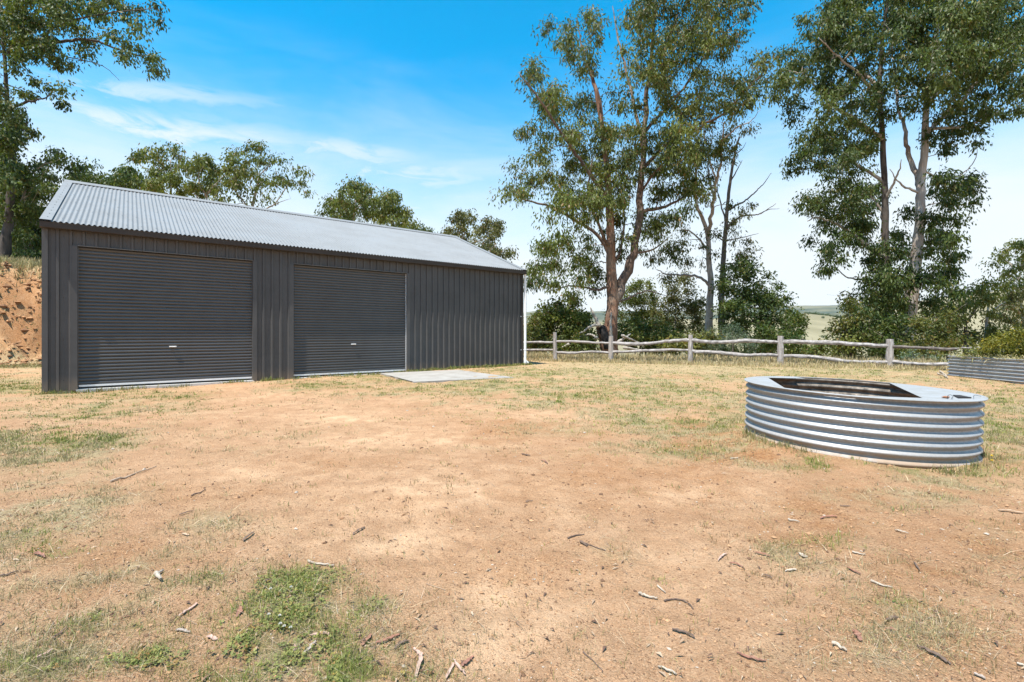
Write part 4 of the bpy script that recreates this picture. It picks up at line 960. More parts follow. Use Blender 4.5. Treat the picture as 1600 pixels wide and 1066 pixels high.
shrub('dense green shrub hugging the foot of the smooth white trunk', 21.5, 1405, 520, [(1385,500,18),(1400,520,18),(1375,525,18),(1365,545,14),(1410,540,16),(1390,545,14),(1440,520,16),(1425,505,14),(1430,545,14)], 'dark', (.13,.055), seed=53)
shrub('grey green shrub with pale stalks behind the dark top rail', 20.5, 1455, 525, [(1445,508,14),(1465,515,16),(1480,505,14),(1450,535,14),(1472,540,14),(1490,530,14),(1440,550,12),(1465,555,10)], 'bush', (.12,.05), seed=54, bark='bark_pale')
shrub('sprawling leafy weed growing through the lower rail left of the garden bed', 16.2, 1445, 560, [(1415,565,9),(1430,560,10),(1448,562,10),(1462,566,10),(1478,562,9),(1440,570,7)], 'ferny', (.10,.032), 90, .16, 6., .4, seed=55, cat='weed', name='weed')
shrub('broad olive shrub line filling the background right of the white trunk', 27, 1480, 510, [(1470,490,18),(1490,505,18),(1465,512,18),(1495,525,18),(1520,530,18),(1550,530,18),(1580,525,18),(1600,535,18),(1475,530,16),(1450,500,14)], 'bush', (.13,.055), seed=56)
shrub('dark shrub on the slope behind the downpipe bay of the fence', 30, 860, 545, [(830,552,16),(855,548,18),(880,552,16),(905,552,16),(930,556,14)], 'bush', seed=57)
shrub('low shrub row on the slope below the big dark bush', 27, 1180, 552, [(1120,555,16),(1150,552,18),(1180,555,16),(1210,555,16),(1240,558,14),(1090,556,14)], 'bush', seed=58)
shrub('low shrub row on the slope below the white trunk', 26, 1400, 558, [(1330,562,14),(1360,560,16),(1390,562,16),(1420,562,14),(1450,565,14)], 'bush', seed=59)
shrub('dry green scrub under the leaning gums on the bank', 25, 40, 400, [(10,395,20),(35,400,18),(58,395,18),(10,370,20),(40,365,20),(60,375,16),(60,405,14),(25,412,12),(45,345,18),(62,350,14),(5,340,18)], 'dark', (.13,.055), seed=60)
shrub('rounded scrub tangle higher up the bank behind the leaning gums', 29, 30, 370, [(5,360,22),(30,350,22),(55,345,20),(70,340,18),(20,385,20),(55,380,20),(70,370,18),(5,320,22),(45,320,20)], 'bush', (.15,.06), seed=61)
# plants of the garden bed
shrub('yellow green flowering bush growing in the corrugated garden bed', 12.35, 1575, 545, [(1545,545,9),(1560,538,11),(1578,535,12),(1598,536,12),(1560,550,9),(1582,550,10),(1600,552,10),(1588,526,11),(1570,530,10),(1552,541,9),(1606,526,12),(1620,540,14),(1640,545,14),(1548,553,6)], 'yellow', (.055,.026), 100, .11, 26., .45, seed=62, cat='bush', name='bush', stem=.03)

shrub('low weedy green plants along the left rim of the garden bed', 12.75, 1530, 552, [(1512,553,5),(1522,550,6),(1533,548,7),(1545,547,7),(1556,549,7),(1566,547,7),(1528,555,5)], 'mid', (.06,.02), 90, .11, 26., .35, seed=63, cat='weed', name='weed', stem=.02)

# trees dotted over the far paddock: a few pixels each
mb = MB(); Vs, Qs, Ts = [], [], []
spots = [(az, r_) for az, r_ in zip(rng.uniform(-5, 60, 260), rng.uniform(420, 1480, 260))]
spots += [(a, 1475+rng.uniform(-40, 30)) for a in np.concatenate([rng.uniform(31, 34.5, 50), rng.uniform(0, 60, 60)])]
for a, r_ in spots:
    a = math.radians(a); x_, y_ = r_*math.sin(a), r_*math.cos(a)
    z_ = float(h_near(np.array(x_), np.array(y_), np.array(r_), np.array(a))); s_ = rng.uniform(3, 6.5)
    c = np.array([[x_, y_, z_+s_*.6]])+rng.normal(0, 1, (5, 3))*s_*np.array([.4, .4, .18])
    V, Q, T = leaf_mesh(c, np.full(5, s_*.4), 22, (s_*.3, s_*.2), .1, np.full(5, .4), rng); Qs.append(Q+sum(len(v) for v in Vs)); Vs.append(V); Ts.append(T)
tag(mesh_np('far_trees', np.vstack(Vs), np.vstack(Qs), L['dark'], None, {'tint': np.vstack(Ts)}), 'scattered dark paddock trees on the far hill', kind='stuff')

# ------------------------------------------------------------------ ground cover
def mat_tinted(name, rough=.8, trans=0., spec=.2):
    m, g = material(name); at = g.new('ShaderNodeAttribute', attribute_name='tint')
    g.put(g.b.inputs['Base Color'], at.outputs['Color']); g.b.inputs['Roughness'].default_value = rough; g.b.inputs['Specular IOR Level'].default_value = spec
    if trans:
        tr = g.new('ShaderNodeBsdfTranslucent'); g.put(tr.inputs[0], at.outputs['Color']); mx = g.new('ShaderNodeMixShader'); mx.inputs[0].default_value = trans
        g.l.new(g.b.outputs[0], mx.inputs[1]); g.l.new(tr.outputs[0], mx.inputs[2]); g.l.new(mx.outputs[0], g.out.inputs[0])
    return m
MG = mat_tinted('grass_blades', .6, .25, .3); MS = mat_tinted('loose_stones', .95); ML = mat_tinted('dead_leaves', .8, .05)

pads = np.array(pp)
def free(x, y):
    """not inside the shed, tank, pad or bed"""
    dx, dy = x-SX, y-SY; lx = dx*math.cos(TH)+dy*math.sin(TH); ly = -dx*math.sin(TH)+dy*math.cos(TH)
    ok = ~((lx > -.06) & (lx < LEN+.05) & (ly > -.05) & (ly < 2*HALF+.1))
    ok &= np.hypot(x-TC[0], y-TC[1]) > TR-.01
    ok &= ~((x > BX0-.02) & (x < BX1) & (y > BY0) & (y < BY1))
    ins = np.ones_like(ok)
    for i in range(4):
        a, b = pads[i], pads[(i+1) % 4]; ins &= ((b[0]-a[0])*(y-a[1])-(b[1]-a[1])*(x-a[0])) > .0
    ins2 = np.ones_like(ok)
    for i in range(4):
        a, b = pads[i], pads[(i+1) % 4]; ins2 &= ((b[0]-a[0])*(y-a[1])-(b[1]-a[1])*(x-a[0])) < .0
    return ok & ~ins & ~ins2

def scatter(n, top=553., bot=1110., r=rng, pw=1.):
    """places spread over the ground, thinning out with distance"""
    px = r.uniform(-90, 1690, n); py = top+(bot-top)*r.random(n)**pw
    y = EYE*F/(py-HY); x = (px-CX)/F*y; return x, y

def blades(name, x, y, per, hgt, wid, spread, cols, lean=.45, mat=None, label=None, flat=False):
    """grass: per blades at each place; hgt, wid arrays per place; cols (n,3) per place"""
    n = len(x)*per; i = np.repeat(np.arange(len(x)), per)
    bx = x[i]+rng.normal(0, 1, n)*spread[i]; by = y[i]+rng.normal(0, 1, n)*spread[i]
    h = hgt[i]*rng.uniform(.45, 1.25, n); w = wid[i]*rng.uniform(.7, 1.3, n)
    th = rng.uniform(0, 2*PI, n); ln = np.abs(rng.normal(0, lean, n))+ (1.2 if flat else 0); fa = rng.uniform(0, 2*PI, n)
    d = np.stack([np.cos(th), np.sin(th)], 1); s = np.stack([np.cos(fa), np.sin(fa)], 1)*w[:, None]*.5
    z = gz(bx, by)-.004
    up = np.cos(np.minimum(ln, 1.45)); ou = np.sin(np.minimum(ln, 1.45))
    b0 = np.stack([bx, by, z], 1)
    mid = b0+np.c_[d*(ou*h*.42)[:, None], up*h*.58]; tip = b0+np.c_[d*(ou*h*1.1)[:, None], up*h*.92+(.004 if flat else 0)]
    s3 = np.c_[s, np.zeros(n)]
    V = np.stack([b0-s3, b0+s3, mid+s3*.8, mid-s3*.8, tip], 1).reshape(-1, 3)
    k = np.arange(n)*5; Q = np.stack([k, k+1, k+2, k+3], 1); T = np.stack([k+3, k+2, k+4], 1)
    c = cols[i]*rng.uniform(.7, 1.3, (n, 1))*np.array([1, 1, 1])+rng.normal(0, .012, (n, 3)); c = np.clip(c, .01, 1)
    o = mesh_np(name, V, [Q, T], mat or MG, None, {'tint': np.repeat(c, 5, 0)})
    return tag(o, label, kind='stuff')

def lerp_cols(a, b, t): return np.asarray(a)[None]*(1-t[:, None])+np.asarray(b)[None]*t[:, None]
pxw = lambda y: np.maximum(y/F*.85, .0019)       # a blade is never thinner than the eye can hold

# green tufts
x, y = scatter(52000); x2, y2 = scatter(40000, 553, 700); x, y = np.r_[x, x2], np.r_[y, y2]; g_, d_, r_ = cover(x, y); n_ = vnoise(x*9, y*9, 301)
k = (rng.random(len(x)) < g_*.85*sst(n_, .25, .6)+.004) & free(x, y) & (y < 24); x, y = x[k], y[k]
t = rng.random(len(x)); far = sst(y, 2, 9)
blades('green_grass', x, y, 9, (.030+.028*rng.random(len(x))*(.4+g_[k])), pxw(y), .018+.010*y**.7*rng.random(len(x)), lerp_cols((.14, .18, .035), (.30, .295, .085), t), 1.0, label='short green grass in patches over the yard')
# dry and greyish grass tufts
x, y = scatter(64000); x2, y2 = scatter(60000, 553, 730); x, y = np.r_[x, x2], np.r_[y, y2]; g_, d_, r_ = cover(x, y); n_ = vnoise(x*7+5, y*7, 303)
k = (rng.random(len(x)) < d_*.62*1.25*sst(n_, .36, .62)+.003) & free(x, y) & (y < 26); x, y = x[k], y[k]
t = rng.random(len(x))
blades('dry_grass', x, y, 8, .026+.030*rng.random(len(x))**2, pxw(y)*.9, .02+.012*y**.7*rng.random(len(x)), lerp_cols((.46, .36, .20), (.25, .225, .095), t), 1.05, label='thin dry grass scattered over the sandy yard')
# flattened straw
x, y = scatter(42000); g_, d_, r_ = cover(x, y)
k = (rng.random(len(x)) < np.maximum(d_, g_*.6)*.8+.012) & free(x, y) & (y < 22); x, y = x[k], y[k]
blades('straw', x, y, 2, np.full(len(x), .075)+.05*rng.random(len(x)), pxw(y)*.8, np.full(len(x), .05), lerp_cols((.56, .45, .29), (.17, .11, .07), rng.random(len(x))**1.4), .2, label='flattened straw and thatch lying on the soil', flat=True)
# small reddish weeds on the bare ground
x, y = scatter(2600, 600); g_, d_, r_ = cover(x, y); n_ = vnoise(x*1.6, y*1.6, 307)
k = (rng.random(len(x)) < .04+.6*sst(n_, .56, .78)) & (g_ < .3) & free(x, y); x, y = x[k], y[k]
blades('seedling_weeds', x, y, 12, .020+.020*rng.random(len(x)), pxw(y)*1.1, .012+.008*rng.random(len(x))*y**.5, lerp_cols((.24, .13, .07), (.24, .21, .09), rng.random(len(x))), 1.1, label='tiny reddish and dull green weeds dotted over the bare sand')
# tall seeding grass along the fence
tt_ = rng.uniform(-3.5, 12.5, 5200); off = rng.normal(.15, .75, len(tt_)); x = FA[0]+fdir[0]*tt_+fnor[0]*off; y = FA[1]+fdir[1]*tt_+fnor[1]*off
k = free(x, y) & (off > -.85); x, y, off = x[k], y[k], off[k]
blades('tall_grass', x, y, 6, (.16+.26*rng.random(len(x)))*(.45+.55*sst(off, -.6, .5)), pxw(y)*.95, np.full(len(x), .07), lerp_cols((.54, .43, .25), (.34, .28, .12), rng.random(len(x))**1.5), .35, label='tall straw coloured grass seeding along the foot of the fence')
# long grass on top of the cut bank and scrub on its face
u_ = rng.uniform(-1.6, 7, 8500); v_ = rng.uniform(-9, 9, len(u_)); x = TOE[0]+tnor[0]*u_+tdir[0]*v_; y = TOE[1]+tnor[1]*u_+tdir[1]*v_
k = free(x, y) & ((u_ > 2.6) | (u_ < .2) | (rng.random(len(u_)) < .40)); x, y, u_ = x[k], y[k], u_[k]
blades('bank_grass', x, y, 7, np.where(u_ > 2.4, .22+.22*rng.random(len(x)), .09), pxw(y)*1.1, np.full(len(x), .09), lerp_cols((.50, .39, .20), (.26, .23, .09), np.where(u_ < .2, .8, rng.random(len(x)))), .4, label='long dry grass on the cut bank beside the shed')
# grass against the shed wall, the pad and the tank foot
sx_ = rng.uniform(-.2, LEN+.3, 900); sx_ = sx_[(rng.random(len(sx_)) < np.where(sx_ > 7.7, .95, np.where((sx_ < .6) | ((sx_ > 3.6) & (sx_ < 4.7)), .45, .22)))]; sy_ = -.06-np.abs(rng.normal(0, .07, len(sx_)))
x = SX+sx_*math.cos(TH)-sy_*math.sin(TH); y = SY+sx_*math.sin(TH)+sy_*math.cos(TH)
k = free(x, y); x, y = x[k], y[k]
blades('wall_grass', x, y, 8, .05+.08*rng.random(len(x)), pxw(y), np.full(len(x), .045), lerp_cols((.15, .19, .04), (.30, .25, .10), rng.random(len(x))), .5, label='ragged green grass along the foot of the shed wall')
th_ = rng.uniform(PI*.95, 2.25*PI, 420); rr_ = TR+.01+np.abs(rng.normal(0, .10, len(th_))); x = TC[0]+rr_*np.cos(th_); y = TC[1]+rr_*np.sin(th_)
k = (vnoise(th_*5, th_*0, 311) > .42); x, y = x[k], y[k]
blades('tank_grass', x, y, 7, .04+.09*rng.random(len(x))**2, pxw(y)*.9, np.full(len(x), .025), lerp_cols((.12, .16, .04), (.34, .26, .13), rng.random(len(x))), .6, label='dry and green grass round the foot of the tank ring')
# clover mat in the foreground
x, y = scatter(60000, 860, 1110); g_, d_, r_ = cover(x, y)
k = (rng.random(len(x)) < sst(g_, .16, .85)*.75*sst(vnoise(x*5.5, y*5.5, 351)*.6+vnoise(x*17, y*17, 352)*.4, .36, .60)); x, y = x[k], y[k]
n = len(x); z = gz(x, y)+.004+.014*rng.random(n); a0 = rng.uniform(0, 2*PI, n); s_ = .0040*rng.uniform(.55, 1.5, n)
Vs, Qs, Ts = [], [], []
colc = lerp_cols((.125, .155, .038), (.27, .255, .075), rng.random(n)); dry = rng.random(n) < .13; colc[dry] = lerp_cols((.26, .13, .04), (.36, .28, .08), rng.random(dry.sum()))
for j in range(3):
    a = a0+j*2.1; dx, dy = np.cos(a), np.sin(a); c = np.stack([x, y, z], 1); fw = np.stack([dx, dy, rng.normal(.15, .35, n)], 1)*s_[:, None]*2; sd = np.stack([-dy, dx, rng.normal(0, .3, n)], 1)*s_[:, None]
    V = np.stack([c, c+fw*.6+sd, c+fw, c+fw*.6-sd], 1).reshape(-1, 3); Q = np.arange(n*4).reshape(n, 4); Vs.append(V); Qs.append(Q+j*n*4); Ts.append(np.repeat(colc, 4, 0))
tag(mesh_np('clover', np.vstack(Vs), np.vstack(Qs), MG, None, {'tint': np.vstack(Ts)}), 'low clover mat in the bottom left foreground', kind='stuff')
# pebbles and crumbs of soil
x, y = scatter(60000, 585, 1110); g_, d_, r_ = cover(x, y); n_ = vnoise(x*3, y*3, 321)
k = (rng.random(len(x)) < .18+.75*np.maximum(r_, d_*.4)*sst(n_, .25, .6)) & free(x, y) & (g_ < .7); x, y, r_ = x[k], y[k], r_[k]; n = len(x)
s_ = (.0022+.0020*y**.8)*rng.uniform(.45, 1.0, n)*(1+1.1*(rng.random(n) < .05)); s_ = np.minimum(s_, .018)
octv = np.array([(1,0,0),(0,1,0),(-1,0,0),(0,-1,0),(0,0,1),(0,0,-1)], float); octf = np.array([(0,1,4),(1,2,4),(2,3,4),(3,0,4),(1,0,5),(2,1,5),(3,2,5),(0,3,5)])
a = rng.uniform(0, 2*PI, n); ca, sa = np.cos(a), np.sin(a)
V = octv[None]*(rng.uniform(.5, 1.4, (n, 6, 1)))*s_[:, None, None]*np.array([1.25, .9, .65]); X_ = V[..., 0]*ca[:, None]-V[..., 1]*sa[:, None]; Y_ = V[..., 0]*sa[:, None]+V[..., 1]*ca[:, None]
V = np.stack([X_, Y_, V[..., 2]], -1)+np.stack([x, y, gz(x, y)+s_*.25], 1)[:, None]
pc = lerp_cols((.44, .26, .14), (.26, .14, .075), rng.random(n)); w_ = rng.random(n); pc[w_ < .05] = (.40, .33, .26); pc[w_ > .78] = (.15, .085, .05)
tag(mesh_np('pebbles', V.reshape(-1, 3), (octf[None]+np.arange(n)[:, None, None]*6).reshape(-1, 3), MS, None, {'tint': np.repeat(pc, 6, 0)}), 'small stones and soil crumbs on the bare ground', kind='stuff')
# clods on the face of the cut bank
n = 3600; u_ = rng.uniform(-.4, 3.2, n); v_ = rng.uniform(-7, 6, n); x = TOE[0]+tnor[0]*u_+tdir[0]*v_; y = TOE[1]+tnor[1]*u_+tdir[1]*v_
k = free(x, y) & (vnoise(x*1.3, y*1.3, 361) > .35); x, y = x[k], y[k]; n = len(x); s_ = .02+.10*rng.random(n)**3.2; a = rng.uniform(0, 2*PI, n); ca, sa = np.cos(a), np.sin(a)
V = octv[None]*(rng.uniform(.5, 1.4, (n, 6, 1)))*s_[:, None, None]*np.array([1.2, .9, .75]); X_ = V[..., 0]*ca[:, None]-V[..., 1]*sa[:, None]; Y_ = V[..., 0]*sa[:, None]+V[..., 1]*ca[:, None]
V = np.stack([X_, Y_, V[..., 2]], -1)+np.stack([x, y, gz(x, y)+s_*.2], 1)[:, None]; pc = lerp_cols((.40, .22, .11), (.20, .105, .055), rng.random(n))
tag(mesh_np('bank_clods', V.reshape(-1, 3), (octf[None]+np.arange(n)[:, None, None]*6).reshape(-1, 3), MS, None, {'tint': np.repeat(pc, 6, 0)}), 'clods of red earth on the cut bank beside the shed', kind='stuff')
# fine leaf litter
x, y = scatter(15000, 570, 1110); g_, d_, r_ = cover(x, y); k = (rng.random(len(x)) < .16+.7*d_*sst(vnoise(x*2, y*2, 333), .3, .7)) & free(x, y); x, y = x[k], y[k]; n = len(x)
a = rng.uniform(0, 2*PI, n); l_ = (.008+.032*rng.random(n)**3)*(1+.06*y); w_ = l_*rng.uniform(.16, .3, n); c = np.stack([x, y, gz(x, y)+.004], 1)
fw = np.stack([np.cos(a), np.sin(a), rng.normal(0, .08, n)], 1)*l_[:, None]; sd = np.stack([-np.sin(a), np.cos(a), rng.normal(0, .3, n)], 1)*w_[:, None]*.5; hp = np.c_[np.zeros((n, 2)), rng.uniform(.002, .012, n)]
V = np.stack([c-fw*.5, c-fw*.1+sd+hp, c+fw*.5, c-fw*.1-sd+hp, ], 1).reshape(-1, 3)
lc = lerp_cols((.20, .105, .06), (.42, .32, .22), rng.random(n)); k = rng.random(n) < .42; lc[k] = (.115, .065, .045)
tag(mesh_np('leaf_litter', V, np.arange(n*4).reshape(n, 4), ML, None, {'tint': np.repeat(lc, 4, 0)}), 'fallen gum leaves strewn over the yard', kind='stuff')
# straw hanging over the bed rim
n = 700; yb_ = rng.uniform(BY0+.4, BY1-.1, n); xb_ = BX0+rng.uniform(-.02, .5, n); V = []; Tq = []
zt_ = zb+BH; c = np.stack([xb_, yb_, np.full(n, zt_-.05)+rng.uniform(0, .05, n)], 1); ln = rng.uniform(.10, .30, n); th_ = rng.normal(PI, 1.3, n); el_ = rng.normal(.5, .5, n)
d_ = np.stack([np.cos(th_)*np.cos(el_), np.sin(th_)*np.cos(el_), np.sin(el_)], 1); mid = c+d_*ln[:, None]*.6; tip = mid+d_*ln[:, None]*.4-np.c_[np.zeros((n, 2)), ln*.45]; s3 = np.cross(d_, rng.normal(0, 1, (n, 3))); s3 *= (.007/np.linalg.norm(s3, axis=1))[:, None]
V = np.stack([c-s3, c+s3, mid+s3, mid-s3, tip], 1).reshape(-1, 3); k = np.arange(n)*5
tag(mesh_np('bed_straw', V, [np.stack([k, k+1, k+2, k+3], 1), np.stack([k+3, k+2, k+4], 1)], MG, None, {'tint': np.repeat(lerp_cols((.50, .40, .22), (.30, .28, .10), rng.random(n)), 5, 0)}), 'dry straw spilling over the rim of the garden bed', kind='stuff')

# ------------------------------------------------------------------ sticks, bark and leaves one can pick out
LM = {'white': mat_bark('bleached_stick', (.44, .37, .29), (.30, .24, .18), (.38, .31, .24), 1, 60, .3), 'tan': mat_bark('tan_bark', (.46, .32, .21), (.30, .20, .13), (.38, .28, .2), 1, 50, .4), 'red': mat_bark('reddish_bark', (.30, .135, .085), (.17, .075, .05), (.24, .13, .09), 1, 50, .4), 'dark': mat_bark('dark_bark_strip', (.15, .095, .065), (.075, .05, .038), (.2, .13, .09), 1, 50, .4), 'grey': mat_bark('grey_bark', (.36, .29, .24), (.24, .19, .155), (.3, .24, .2), 1, 50, .4), 'pink': mat_bark('pinkish_bark', (.47, .31, .24), (.34, .21, .155), (.42, .3, .23), 1, 50, .4)}
def stick(pts, col, label=None, w=.008, group='loose sticks on the sand'):
    w *= .72; g = [gp(a, b) for a, b in pts]; s = spline(g, 5); s[:, 2] = gz(s[:, 0], s[:, 1])+w*1.1+np.abs(rng.normal(0, w*.5, len(s))); o = s.mean(0)
    mb = MB(); mb.tube(s-o, w*np.linspace(1, .55, len(s)), 7, jit=.08); ob = mb.build('stick', LM[col], None); ob.location = o
    tag(ob, label or {'white': 'short bleached stick lying on bare sand', 'grey': 'thin grey stick lying on the ground', 'dark': 'thin dark twig lying on bare sand', 'tan': 'thin tan stick lying on the ground'}.get(col, 'thin stick lying on the ground'), 'stick', None if label else group+' '+col)
def bark(pts, col, label=None, w=.022, name='bark_strip', curl=.5):
    g = [gp(a, b) for a, b in pts]; s = spline(g, 5); n = len(s); s[:, 2] = gz(s[:, 0], s[:, 1])+.006
    L_ = np.linalg.norm(s[-1]-s[0]); s[:, 2] += L_*.05*np.sin(np.linspace(0, PI, n))*rng.uniform(.2, 1.0); s[1:-1, :2] += rng.normal(0, w*.10, (n-2, 2)); w *= .58; o = s.mean(0)
    d = np.gradient(s, axis=0); d /= np.linalg.norm(d, axis=1)[:, None]; sd = np.cross(d, (0, 0, 1)); sd /= np.linalg.norm(sd, axis=1)[:, None]
    ww = w*np.sin(np.linspace(rng.uniform(.1, .7), PI-rng.uniform(.05, .6), n))**.6*(1+rng.normal(0, .14, n)); curl *= rng.uniform(.15, .8); cs = np.linspace(-1, 1, 5)
    G = s[:, None]-o+sd[:, None]*(cs*1.0)[None, :, None]*ww[:, None, None]*.5; G[..., 2] += (cs**2)[None]*ww[:, None]*curl*.5
    T = G+np.array([0, 0, .0025]); mb = MB(); mb.grid(G, flip=True); mb.grid(T)
    edge = np.concatenate([G[:, 0], G[-1, 1:], G[::-1, -1][1:], G[0, ::-1][1:]]); ed2 = edge+np.array([0, 0, .0025]); mb.grid(np.stack([edge, ed2], 1))
    ob = mb.build(name, LM[col], None, smooth=False); ob.location = o
    gl = {'red': 'small reddish curl of bark on the ground', 'dark': 'small dark curl of bark on the ground', 'tan': 'small tan curl of bark on the ground', 'grey': 'small grey curl of bark on the ground', 'pink': 'small pinkish curl of bark on the ground', 'white': 'small bleached curl of bark on the ground'}[col]
    tag(ob, label or gl, 'bark', None if label else 'loose '+col+' bark curls')
stick([(172.7,754), (208,743), (244,731)], 'tan', 'long straight pale brown stick on the sand in front of the first roller door', .012)
stick([(299.5,776), (321,766)], 'dark', label='thin dark twig on sand right of the long pale brown stick'); bark([(280,806), (302,800)], 'dark', label='small dark bark curl below the long pale brown stick'); bark([(284,836), (296,838)], 'tan', w=.02, label='small tan bark curl under a dark one in the left of the yard'); bark([(380,847), (397,833)], 'dark', w=.02, label='dark bark curl alone between the long pale stick and the clover mat')
stick([(244,900), (251,911)], 'white', 'short bleached stick crossed by another left of the clover mat', .014); stick([(243,903), (255,894)], 'white', 'bleached stick lying across a shorter one left of the clover mat', .010)
bark([(280,965), (294,956), (308,945)], 'pink', 'long tan bark strip lying in bare soil left of the clover mat', .02)
stick([(415,911), (438,906), (455,899)], 'dark', 'curved dark twig just above the clover mat', .007); stick([(481,879), (505,884), (522,886)], 'white', 'pale stick on the sand at the top of the clover mat', .008)
bark([(369,967), (374,958), (378,950)], 'red', w=.03, label='reddish leaf shaped bark at the left edge of the clover mat'); bark([(81,1001), (92,994), (104,982)], 'dark', 'dark twisted bark strip at the lower left among dry grass', .016)
bark([(57,1031), (70,1026), (81,1017)], 'pink', 'curled tan bark strip casting a shadow at the lower left corner', .022)
bark([(485,996), (500,993), (516,993)], 'pink', 'pinkish bark strip lying on top of the clover mat', .024); bark([(472,1028), (483,1017), (493,1004)], 'grey', 'straight grey bark strip standing out of the clover mat', .02)
bark([(459,1024), (463,1009)], 'pink', w=.022, label='small pinkish bark curl beside the straight grey strip in the clover'); stick([(0,902), (14,899), (28,894)], 'dark', 'dark twig at the left edge beside a green grass patch', .007); bark([(52,867), (61,869), (70,873)], 'red', 'bright red brown leaf of bark in the left green patch', .035)
bark([(326,996), (339,1002)], 'pink', w=.03, label='pale pinkish bark flake left of the clover below the long tan strip'); bark([(275,987), (298,990)], 'grey', label='small grey bark curl just under the long tan bark strip'); bark([(551.6,837), (561,830), (570,825)], 'dark', 'dark leaf like bark on bare sand in mid yard', .018); bark([(821,786), (833,784)], 'dark', w=.022, label='small dark bark chip alone on bare sand in the yard centre')
stick([(887,843), (900,838), (913,836)], 'dark', 'upper dark twig of the little dead weed in mid yard', .006); stick([(907,849), (918,855)], 'dark', label='short thick dark twig between the two twigs of the dead weed', w=.010); stick([(914,850), (930,856), (946,862)], 'dark', 'lower dark twig of the little dead weed in mid yard', .005)
stick([(998.5,930), (1012,935), (1027,937.6)], 'white', 'bright white stick lying on bare sand near the bottom middle', .0085); stick([(1027,917), (1040,928)], 'white', label='thin pale stick just above the bright white stick', w=.006)
bark([(587.5,1007), (606,1002), (624.6,993.5)], 'red', 'broad red bark strip right of the clover mat', .026); bark([(616,1017), (628,1008), (640,1004)], 'dark', w=.018, label='dark bark strip touching the broad red bark right of the clover')
bark([(646.5,1015), (656,1026), (656,1040), (650,1060)], 'pink', 'curved tan bark strip standing alone right of the clover mat', .024); bark([(697,1063), (708,1039)], 'pink', w=.018, label='leftmost tan bark strip of the pile at the bottom edge'); bark([(708,1033), (718,1046), (727,1057)], 'pink', 'tan bark strip leaning against a red one at the bottom edge', .018); bark([(721,1044), (732,1036), (740,1028)], 'red', 'red bark piece at the bottom edge right of the clover mat', .022)
bark([(565.6,1011), (574,1003), (578.7,993.5)], 'red', w=.024, label='red bark strip between the clover mat and the broad red strip'); bark([(815,710), (828,713)], 'dark', w=.03, label='small dark bark chip far out on the sand left of a red one'); bark([(845,720), (856,725)], 'red', w=.03, label='small red bark chip far out on the sand right of a dark one'); stick([(666,913), (697,923.5)], 'tan', label='very thin straw coloured stick above the curved tan bark strip', w=.003)
stick([(911,1020), (928,1035), (941.6,1050)], 'dark', 'thin dark stalk beside a weed at the bottom middle', .004)
stick([(1038,941), (1052,938), (1068,940), (1083,953)], 'dark', 'bent dark twig right of the bright white stick', .006); bark([(1050,986), (1068,991), (1085,999)], 'dark', 'dark bark strip on sand below the bent twig', .018)
bark([(1151,1022), (1174,1031), (1197,1035)], 'red', 'long reddish bark strip on sand near the bottom right of centre', .018); bark([(1028,1044), (1042,1050), (1057,1057)], 'white', 'pale bark sliver at the bottom edge right of centre', .016)
stick([(1301.6,1009.5), (1323,1020)], 'white', 'stubby white stick at the lower right beside a red bark piece', .010); bark([(1334,987), (1339,995), (1345,1004)], 'red', 'broad red bark piece beside the stubby white stick', .035)
bark([(1433,1011), (1450,1020), (1468,1030), (1485,1041)], 'dark', 'largest dark bark strip lying in grass at the lower right', .026); stick([(1360.6,909.4), (1394.7,920)], 'white', 'straight pale stick with dark ends above a grass tuft at the right', .008)
bark([(1398,829.5), (1409,833), (1419.6,835)], 'white', 'small boat shaped pale bark on sand below the tank', .022); stick([(1332,864), (1352,870)], 'white', label='thin pale stick below the boat shaped bark', w=.007); stick([(1231.6,814), (1249,818.5)], 'white', label='pale stick on sand below the left part of the tank ring', w=.009); bark([(1122,878), (1129,871), (1135.5,866.6)], 'pink', w=.018, label='small pinkish bark curl on sand left of a thin red curl')
bark([(1140,882), (1152,884), (1164,891)], 'red', w=.018, label='thin red bark curl on sand right of a pinkish one'); bark([(1428,880), (1437,893)], 'dark', w=.014, label='narrow dark bark curl on sand at the right well below the tank'); bark([(1227,895), (1244,892)], 'white', w=.02, label='pale bark curl right of a dark curl in the middle right foreground'); bark([(1282,812), (1295,809), (1308,809)], 'red', w=.022, label='red bark curl on sand below the middle of the tank ring'); bark([(1312.5,792), (1328,792)], 'dark', w=.016, label='dark bark curl closest to the front of the tank ring')
bark([(1179,865), (1205,872)], 'red', w=.022, label='red bark curl on sand left of the round pale bark flake'); bark([(1323,888), (1345,899)], 'red', w=.018, label='red bark curl just left of the straight pale stick with dark ends'); bark([(1384.6,971), (1404,967)], 'dark', w=.022, label='dark bark curl above a red one right of the stubby white stick'); bark([(1382,985), (1402,989)], 'red', w=.022, label='red bark curl under a dark one right of the stubby white stick'); bark([(1559.5,799), (1580,801), (1599,803)], 'tan', 'tan bark slab at the right edge below the tank', .03)
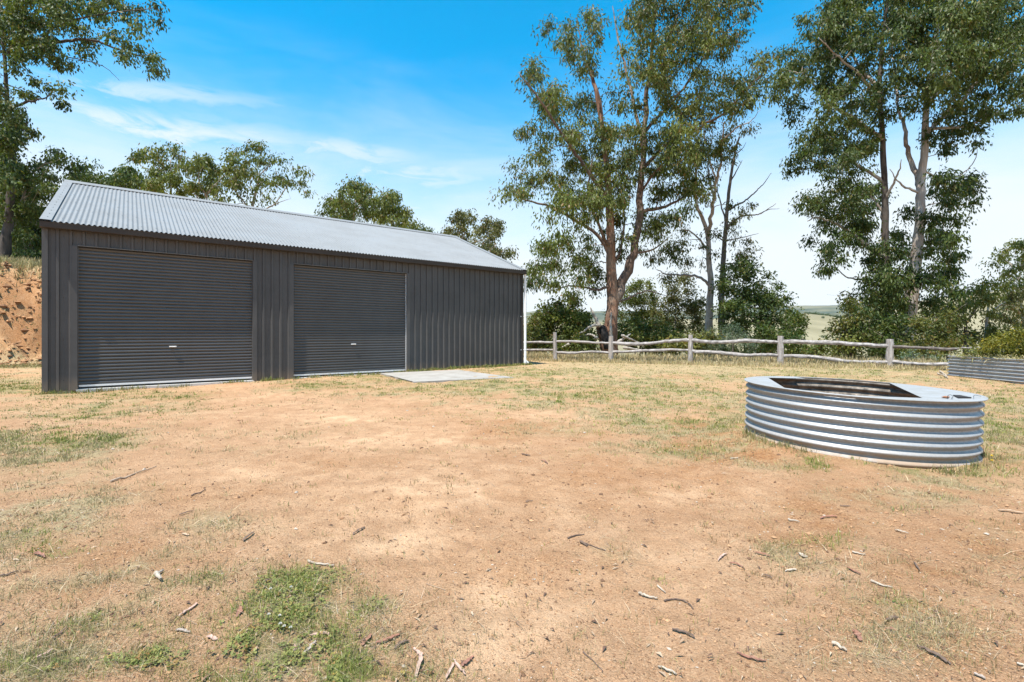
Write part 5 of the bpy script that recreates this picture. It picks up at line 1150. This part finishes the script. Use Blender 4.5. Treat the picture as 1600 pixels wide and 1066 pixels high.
bark([(1522,1054.6), (1540,1063)], 'grey', w=.02, label='grey bark strip at the bottom right corner of the yard'); bark([(1142,718), (1153,716)], 'white', w=.03, label='pale bark chip on sand left of the tank foot'); bark([(1252,868), (1258,872)], 'white', w=.05, label='round pale bark flake in the grass tuft below the tank'); bark([(1190,900), (1206,905)], 'dark', w=.016, label='dark bark curl left of a pale curl in the middle right foreground'); bark([(1589,1040), (1600,1043)], 'white', w=.02, label='pale bark flake at the right edge near the bottom corner')
stick([(1469,583), (1476,587), (1480,592)], 'white', 'bleached branch on the grass by the end of the fence', .035); stick([(1465,586), (1474,589), (1481,592.5)], 'white', 'second bleached branch crossing one by the end of the fence', .025)
# flower heads
def flower(px, py, hgt, r_, col, label, group=None):
    g = gp(px, py); e = tag(empty('flower', g), label, 'flower', group); mb = MB(); mb.tube(np.array([(0, 0, -.01), (.003, 0, hgt*.5), (.004, .002, hgt)]), .0018, 5); mb.build('stem', stemM, e)
    mb = MB(); n = 14
    for j in range(n):
        a = j*2.399; q = math.sqrt((j+.5)/n); d = np.array([math.cos(a)*q, math.sin(a)*q, 1.1-q*.9])*r_
        sd = np.array([-math.sin(a), math.cos(a), 0])*r_*.28; c = np.array([.004, .002, hgt]); mb.add([c, c+d*.6+sd, c+d*1.15, c+d*.6-sd], [(0, 1, 2, 3)])
    mb.build('petals', col, e)
stemM = mat_plain('flower_stem', (.10, .14, .04), .7); petW = mat_plain('white_petals', (.60, .57, .50), .7); petY = mat_plain('yellow_petals', (.80, .55, .02), .6)
for px, py in ((421,929), (453,926), (418,970), (435,972), (436,985), (442,989), (452,991)): flower(px, py+3, .032, .0075, petW, 'small white clover head in the green mat at lower left', 'white clover heads')
flower(1549, 722, .05, .016, petY, 'bright yellow dandelion flower right of the tank ring')
flower(1549.5, 726, .035, .014, petY, 'lower yellow dandelion flower of the pair beside the tank ring')

# ------------------------------------------------------------------ haze: thin air round everything
mh = bpy.data.materials.new('thin_air'); mh.use_nodes = True; g = NT(mh.node_tree); g.n.clear()
oh = g.new('ShaderNodeOutputMaterial'); pv = g.new('ShaderNodeVolumePrincipled'); pv.inputs['Color'].default_value = (.90, .95, 1, 1); pv.inputs['Density'].default_value = 3.2e-5; pv.inputs['Anisotropy'].default_value = .2
g.l.new(pv.outputs[0], oh.inputs['Volume'])
mb = MB(); mb.box((-8200, -8200, -140), (8200, 8200, 370)); tag(mb.build('haze', mh), 'thin pale air over the valley', kind='stuff')
